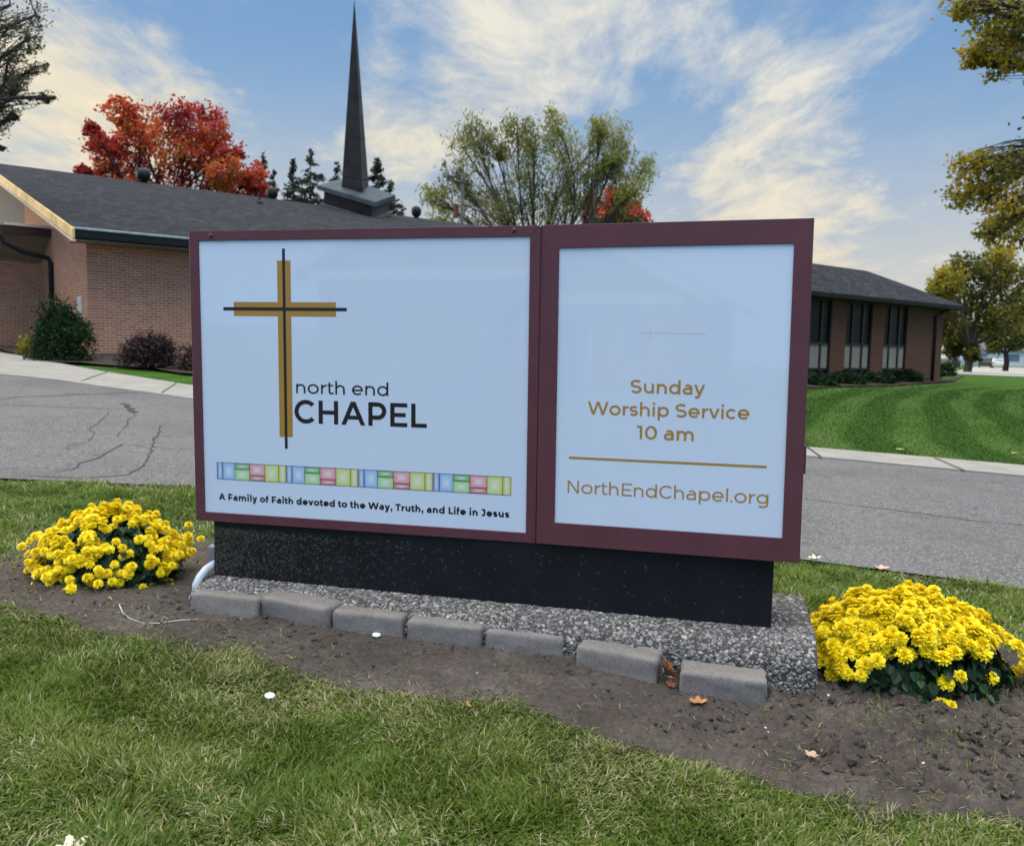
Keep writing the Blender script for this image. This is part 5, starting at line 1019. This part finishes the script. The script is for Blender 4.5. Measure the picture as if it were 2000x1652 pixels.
def conifer(u, vt, Y, wpx, label, sparse=1.0):
    b = np.array(G0(u, Y)); top = at(u, vt, Y); H_ = top[2] - b[2]; root = empty('spruce_tree', tuple(b), label=label, cat='tree', group='spruces behind the chapel roof'); mb = MB(); mb.tube([(0, 0, -.3), (0, 0, H_ * .5), (0, 0, H_)], [.22, .13, .015], 7); LP, LS = [], []; rmax = wpx * 1.15 * Y / FPX
    for k in range(int(H_ * 15 * sparse)):
        q = .75 * rng.random() ** .85; h = H_ * (1 - q); rr = min(rmax * (q / .30) ** .80, rmax * 1.7) * rng.choice([.55, .8, 1.0, 1.15]); a = rng.uniform(0, 6.28); r1 = rr * rng.uniform(.8, 1.05)
        s = np.array([0, 0, h]); e = np.array([math.cos(a) * r1, math.sin(a) * r1, h - r1 * rng.uniform(.15, .38)]); mid = (s + e) / 2 + [0, 0, -.10 * r1]; e2 = e + [0, 0, r1 * .10]; mb.tube([s, mid, e2], [.04, .03, .012], 4, cap=False)
        n = int(8 + r1 * 13); f = rng.uniform(.1, 1.04, n) ** .7; pos = s + (mid - s) * np.minimum(f, .5)[:, None] * 2 + (e2 - mid) * np.maximum(f - .5, 0)[:, None] * 2; LP.append(pos + rng.normal(size=(n, 3)) * .10 * np.array([1, 1, .7]) - [0, 0, .05]); LS.append(rng.uniform(.12, .26, n))
    o = mb.build('trunk', M_BARKD, root); P_ = np.concatenate(LP); V, F, T = leaves(P_, np.concatenate(LS), rng.random(len(P_)), .35, 0, .8); npmesh('crown', V, [F], M_NDL, root, {'tint': T}); return root
conifer(606, 292, 80, 45, 'tall full spruce left of the spire, tallest of its clump'); conifer(573, 312, 82, 28, 'narrower spruce touching the tall full spruce'); conifer(516, 298, 84, 24, 'thin sparse spruce next to the red maple', .55); conifer(536, 330, 86, 17, 'ragged spindly spruce between the red maple and narrow spruce', .6)
conifer(658, 316, 80, 22, 'slim spruce half hidden behind the spire'); conifer(734, 308, 78, 41, 'broad spruce showing past the other side of the spire'); conifer(760, 352, 84, 28, 'short spruce over the end of the copper cap'); conifer(782, 392, 80, 26, 'smallest spruce top peeking over the ridge by the vent', .7)

# ------------------------------------------------------------------ shrubs against the walls
def shrub(name, label, c, r, mat_, lsize, n, shape='dome', group='shrubs along the church walls', tint=(0.5, .2), stems=9):
    c = np.array(c, float); r = np.array(r, float); root = empty(name, tuple(c), label=label, cat='shrub', group=group)
    d = rng.normal(size=(n, 3)); d /= np.linalg.norm(d, axis=1)[:, None]; d[:, 2] = np.where(d[:, 2] < -.35, -d[:, 2], d[:, 2]); k = np.clip(rng.normal(.84, .15, n), .2, 1.12); a = np.arctan2(d[:, 1], d[:, 0]); bump = 1 + (.75 if shape == 'weep' else .45) * (vn(a * 2.2 + 7, d[:, 2] * 3 + c[0], 3) - .5) + .3 * (vn(a * 6 + 3, d[:, 2] * 8, 4) - .5)
    P_ = d * (k * bump)[:, None] * r + np.array([0, 0, r[2] * .55 if shape != 'dome' else r[2] * .38])
    if shape == 'weep': P_[:, 2] -= (np.hypot(P_[:, 0], P_[:, 1]) / r[0]) ** 2 * r[2] * .35
    P_[:, 2] = np.maximum(P_[:, 2], .02 + rng.random(n) * .12)
    V, F, T = leaves(P_, lsize * rng.uniform(.6, 1.3, n), np.clip(rng.normal(tint[0], tint[1], n) + .3 * (bump - 1), 0, 1), .4, 0, 1.2 if shape == 'weep' else 0); npmesh('foliage', V, [F], mat_, root, {'tint': T}); mb = MB()
    for i in range(stems): e = P_[rng.integers(n)]; mb.tube([(0, 0, -.1), (e[0] * .3, e[1] * .3, e[2] * .5), tuple(e)], [.05, .035, .01], 5, cap=False)
    mb.build('stems', M_BARKD, root); return root
def sp_(u, v): p = hit(u, v); return (p[0], p[1], p[2] - .03)
M_YEW = leafmat('yew_leaf', [(0, (.010, .024, .009)), (.6, (.022, .050, .018)), (1, (.055, .095, .03))], .15, .85, spec=.08); M_BARB = leafmat('barberry_leaf', [(0, (.018, .010, .012)), (.6, (.045, .022, .024)), (1, (.06, .06, .025))], .15)
M_LIME = leafmat('gold_leaf', [(0, (.10, .10, .01)), (.6, (.30, .26, .02)), (1, (.45, .40, .05))], .3)
p = sp_(122, 706); shrub('weeping_yew', 'tall dark green weeping shrub at the chapel corner', p, (.60, .55, .90), M_YEW, .045, 9000, 'weep', stems=16)
p = sp_(62, 694); shrub('golden_shrub', 'small yellow green bush beside the weeping shrub', p, (.34, .35, .36), M_LIME, .05, 1100, tint=(.6, .2))
p = sp_(92, 697); shrub('low_shrub', 'olive green bush between the golden bush and weeping shrub', p, (.45, .4, .50), M_WIL, .05, 1200, tint=(.15, .15))
p = sp_(290, 722); shrub('barberry_shrub', 'rounded dark purple bush against the chapel brick wall', p, (.60, .5, .50), M_BARB, .035, 6000, 'lift', tint=(.45, .2), stems=22)
p = sp_(385, 727); shrub('barberry_shrub', 'purple bush mostly hidden behind the sign edge', p, (.35, .4, .42), M_BARB, .05, 1200, tint=(.4, .2))
for k, (u, v, r1, h1, lab) in enumerate(((1592, 757, .8, .36, 'low spreading dark shrub nearest the sign at the annex foot'), (1650, 754, 1.0, .40, 'spreading dark shrub under the second annex window'), (1712, 753, .95, .36, 'low dark shrub in front of the middle annex pier'), (1768, 750, .9, .45, 'dark shrub under the last annex window'), (1812, 744, .85, .80, 'upright olive shrub at the annex corner'), (1843, 738, .9, .62, 'dark rounded shrub at the end of the annex bed'))):
    p = sp_(u, v - 3); shrub('foundation_shrub', lab, p, (r1 * .72, .5, h1 * .85), M_YEW, .07, 2000, tint=(.42, .2))
# mulch strips
M_MULCH = simple('mulch', (.045, .036, .030), .95, .1, .4, 14, .6)
def strip_px(name, near_, far_, mat_, lift):
    A_ = [hit(*p)[:2] for p in near_]; B_ = [hit(*p)[:2] for p in far_]; Xs, Ys, Zs = sheet(name, A_, B_, mat_, lift, 40, 6); Zs = Zs + (fbm(Xs * 2, Ys * 2, 3, 5) - .3) * .06; Zs[[0, -1]] = gz(Xs[[0, -1]], Ys[[0, -1]]) - .02; return gridmesh(name, Xs, Ys, Zs, mat_, kind='structure')
fw = lambda x, y: tuple((GP + f_ * x + b_ * y))
def strip_w(name, A_, B_, lift):
    Xs, Ys, Zs = sheet(name, A_, B_, M_MULCH, lift, 50, 8); Zs = Zs + (fbm(Xs * 2, Ys * 2, 3, 5) - .3) * .06; return gridmesh(name, Xs, Ys, Zs, M_MULCH, kind='structure')
q0 = [hit(108, 711)[:2], hit(200, 716)[:2], hit(280, 722)[:2], hit(372, 735)[:2]]
strip_w('mulch_bed', [hit(15, 691)[:2]] + q0 + [tuple(q0[-1] + np.array([10, 7]))], [fw(-1.2, 5.6), fw(.3, 2.0), fw(.6, .95), fw(4, .95), fw(8, .95), fw(22, .95)], .04)
q1 = [hit(1560, 760)[:2], hit(1650, 757)[:2], hit(1760, 754)[:2], hit(1850, 747)[:2], hit(1888, 733)[:2]]
A1 = [tuple(WCn + f_ * s + b_ * .1) for s in (-12, -9, -5, 0, 1.6)]
strip_w('mulch_bed', q1, A1, .03)

# ------------------------------------------------------------------ utility pole, far house, fence, parked cars
M_POLE = simple('pole_wood', (.20, .185, .17), .9, .1, .2, 3)
pb = np.array(G0(898, 62)); zt = at(897, 338, 62)[2] - pb[2]; up_ = empty('utility_pole', tuple(pb), label='grey wooden utility pole with crossarm in front of the willow', cat='utility pole')
mb = MB(); mb.tube([(0, 0, -.3), (0, 0, zt)], [.17, .12], 8); mb.build('pole', M_POLE, up_); a0 = at(873, 350, 62.2) - pb; a1 = at(916, 360, 61.0) - pb; mb = MB(); mb.tube([a0, a1], .075, 4); mb.build('crossarm', simple('dark_wood', (.05, .045, .04), .9), up_)
mb = MB()
for f in (.08, .3, .72, .94): q = a0 + (a1 - a0) * f; mb = MB(); mb.lathe([(.05, 0), (.05, .1), (.025, .12), (.055, .16), (.05, .24)], tuple(q + [0, 0, .06]), 8); mb.build('insulator', M_VENT, up_)
mb = MB(); q = at(891, 412, 61.6) - pb; mb.lathe([(.0, -.5), (.17, -.5), (.17, .45), (.06, .5)], tuple(q), 10); mb.build('transformer', simple('rusty_can', (.14, .05, .03), .6), up_)
M_WHITE = simple('white_siding', (.70, .72, .76), .7, .3, .05, 2); M_SHIN = simple('grey_house_roof', (.12, .12, .125), .9)
hp = np.array(G0(1955, 158)); hs = empty('white_house', tuple(hp), R(-14), label='long white sided house behind the parked cars', cat='house')
mb = MB(); mb.box((-5.8, 0, -1), (14, 8, 2.9)); mb.build('wall', M_WHITE, hs); mb = MB(); mb.prism([(-6.2, -.5, 2.85), (-6.2, 4, 5.0), (-6.2, 8.5, 2.85)], (20.8, 0, 0)); rf = mb.build('roof', M_SHIN, hs)
for xx, w_ in ((-3.5, 1.2), (.5, 2.6), (6, 1.4), (10, 1.4)): mb = MB(); mb.box((xx, -.04, .9), (xx + w_, -.002, 2.2)); wv_ = mb.build('window', simple('house_glass', (.18, .20, .22), .2, .5), hs)
mb = MB(); mb.box((-8.7, -.3, -.8), (-5.81, .0, 1.5)); fn = mb.build('wing_wall', M_WHITE, hs)
fpb = np.array(G0(1872, 150)); fe = empty('picket_fence', tuple(fpb), R(-8), label='low pale fence beside the white house', cat='fence'); mb = MB()
for k in range(22): mb.box((-4 + k * .36, 0, -.5), (-4 + k * .36 + .22, .04, .95))
mb.box((-4, .041, .2), (3.9, .09, .32)); mb.box((-4, .041, .65), (3.9, .09, .77)); mb.build('pickets', simple('fence_grey', (.34, .34, .32), .9), fe)
M_TYRE = simple('tyre', (.012, .012, .012), .9); M_RIM = simple('rim', (.4, .4, .42), .4, .5, .1, metal=.6); M_CGL = simple('car_glass', (.02, .025, .03), .1, .6, .1); M_LAMP = simple('tail_lamp', (.4, .02, .02), .3)
def car(label, u, Y, rz, col, suv):
    b = np.array(G0(u, Y)); root = empty('parked_car', tuple(b), rz, label=label, cat='car', group='cars parked by the white house'); paint_ = simple('car_paint_%d' % u, col, .3, .5, .05, 3, 0, None, 0, .6)
    h = 1.62 if suv else 1.42; pf = [(-2.25, .35), (-2.28, .75), (-2.2, .98), (-1.95, 1.02)] + ([(-1.8, 1.5), (-1.5, h), (.2, h), (.95, 1.08)] if suv else [(-1.35, 1.06), (-.9, h - .06), (-.3, h), (.35, h - .06), (1.0, 1.02)]) + [(1.9, .92), (2.2, .78), (2.28, .55), (2.22, .32)]
    mb = MB(); mb.prism([(x_, -.86, z_) for x_, z_ in pf], (0, 1.72, 0)); mb.build('body', paint_, root, bevel=.07, seg=3)
    gl = ([(-1.75, 1.08), (-1.62, 1.46), (.12, 1.5), (.75, 1.08)] if suv else [(-1.2, 1.06), (-.82, h - .12), (.3, h - .12), (.82, 1.04)])
    for s in (-1, 1): mb = MB(); mb.prism([(x_, s * .862, z_) for x_, z_ in gl], (0, s * .008, 0)); mb.build('side_window', M_CGL, root)
    zt_ = (1.08, 1.48) if suv else (1.08, h - .1); xr = (-1.97, -1.80) if suv else (-1.36, -.93)
    mb = MB(); mb.add([(xr[0] - .03, -.68, zt_[0]), (xr[0] - .03, .68, zt_[0]), (xr[1] - .03, .6, zt_[1]), (xr[1] - .03, -.6, zt_[1])], [(0, 1, 2, 3)]); mb.build('rear_window', M_CGL, root)
    for s in (-1, 1): mb = MB(); mb.box((-2.31, s * .74 - .1, .72), (-2.24, s * .74 + .1, .92)); mb.build('tail_lamp', M_LAMP, root)
    for x_ in (-1.4, 1.4):
        for s in (-1, 1):
            mb = MB(); prof_ = [(.2, -.1), (.33, -.1), (.34, 0), (.33, .1), (.2, .1)]; mb.lathe(prof_, (x_, s * .80, .34), 18, 0, 'y'); wh = mb.build('wheel', M_TYRE, root, True); mb = MB(); mb.lathe([(.02, -.03), (.2, -.02), (.2, .02), (.02, .03)], (x_, s * .905, .34), 14, 0, 'y'); mb.build('rim', M_RIM, wh)
    return root
car('dark sport utility car parked beside the white sedan', 1926, 128, R(62), (.014, .016, .026), True); car('white sedan parked behind the young tree', 1951, 126, R(66), (.66, .67, .70), False); car('dark blue car half hidden by the annex shrubs', 1860, 128, R(70), (.03, .04, .07), False)

# far tree line behind everything, so the land does not end in bare horizon
for k, (u, Y, hpx, lab) in enumerate(((1300, 170, 60, 'distant green tree far behind the sign'), (1480, 150, 70, 'distant rounded tree far behind the sign'), (1780, 190, 55, 'distant tree behind the annex roof'), (2060, 120, 120, 'leafy tree past the white house'))):
    b = G0(u, Y); zz_ = hpx * Y / FPX
    tree('background_tree', lab, b, [((b[0] + rng.uniform(-.6, .6) * zz_ * .6, b[1] + rng.uniform(-2, 2), b[2] + zz_ * rng.uniform(.5, 1.0)), (zz_ * .3, zz_ * .3, zz_ * .25)) for _ in range(7)], .25, zz_ * .3, M_GRN, .4, 24, 14)

# ------------------------------------------------------------------ the house across the street: it stands behind the viewer and shows as a faint reflection in the sign faces
hb = empty('street_house', (-12.6, -18.4, float(gz(-12.6, -18.4))), R(-8), label='low brick house with white gable trim mirrored faintly in the sign faces', cat='house')
M_HB = simple('house_brick', (.24, .13, .11), .9, .1, .2, 6); M_HT = simple('house_white_trim', (.80, .80, .78), .6)
mb = MB(); mb.box((-5.2, -9, -.5), (5.2, -.002, 3.0)); mb.prism([(-5.2, 0, 3.0), (5.2, 0, 3.0), (0, 0, 5.6)], (0, -.2, 0)); mb.build('wall', M_HB, hb)
mb = MB(); mb.prism([(-6.1, .7, 2.72), (0, .7, 5.95), (0, .7, 5.8), (-6.1, .7, 2.57)], (0, -10.2, 0)); mb.prism([(6.1, .7, 2.72), (0, .7, 5.95), (0, .7, 5.8), (6.1, .7, 2.57)], (0, -10.2, 0)); mb.build('roof', M_SHIN, hb)
mb = MB(); mb.prism([(-6.15, .72, 2.78), (0, .72, 6.02), (0, .72, 5.72), (-6.15, .72, 2.48)], (0, .05, 0)); mb.prism([(6.15, .72, 2.78), (0, .72, 6.02), (0, .72, 5.72), (6.15, .72, 2.48)], (0, .05, 0)); mb.box((-5.3, .0, 2.55), (5.3, .65, 2.85)); mb.build('gable_trim', M_HT, hb)
for x_, w_, z0_, z1_ in ((-2.9, .9, .7, 2.3), (1.0, 1.1, -.1, 2.2), (3.2, .9, .9, 2.2)):
    mb = MB(); mb.box((x_, .0, z0_), (x_ + w_, .03, z1_)); wn_ = mb.build('window', M_GLASS, hb); mb = MB(); mb.box((x_ - .12, .0, z0_), (x_, .06, z1_)); mb.box((x_ + w_, .0, z0_), (x_ + w_ + .12, .06, z1_)); mb.box((x_ - .12, .0, z1_), (x_ + w_ + .12, .06, z1_ + .12)); mb.build('trim', M_HT, wn_)
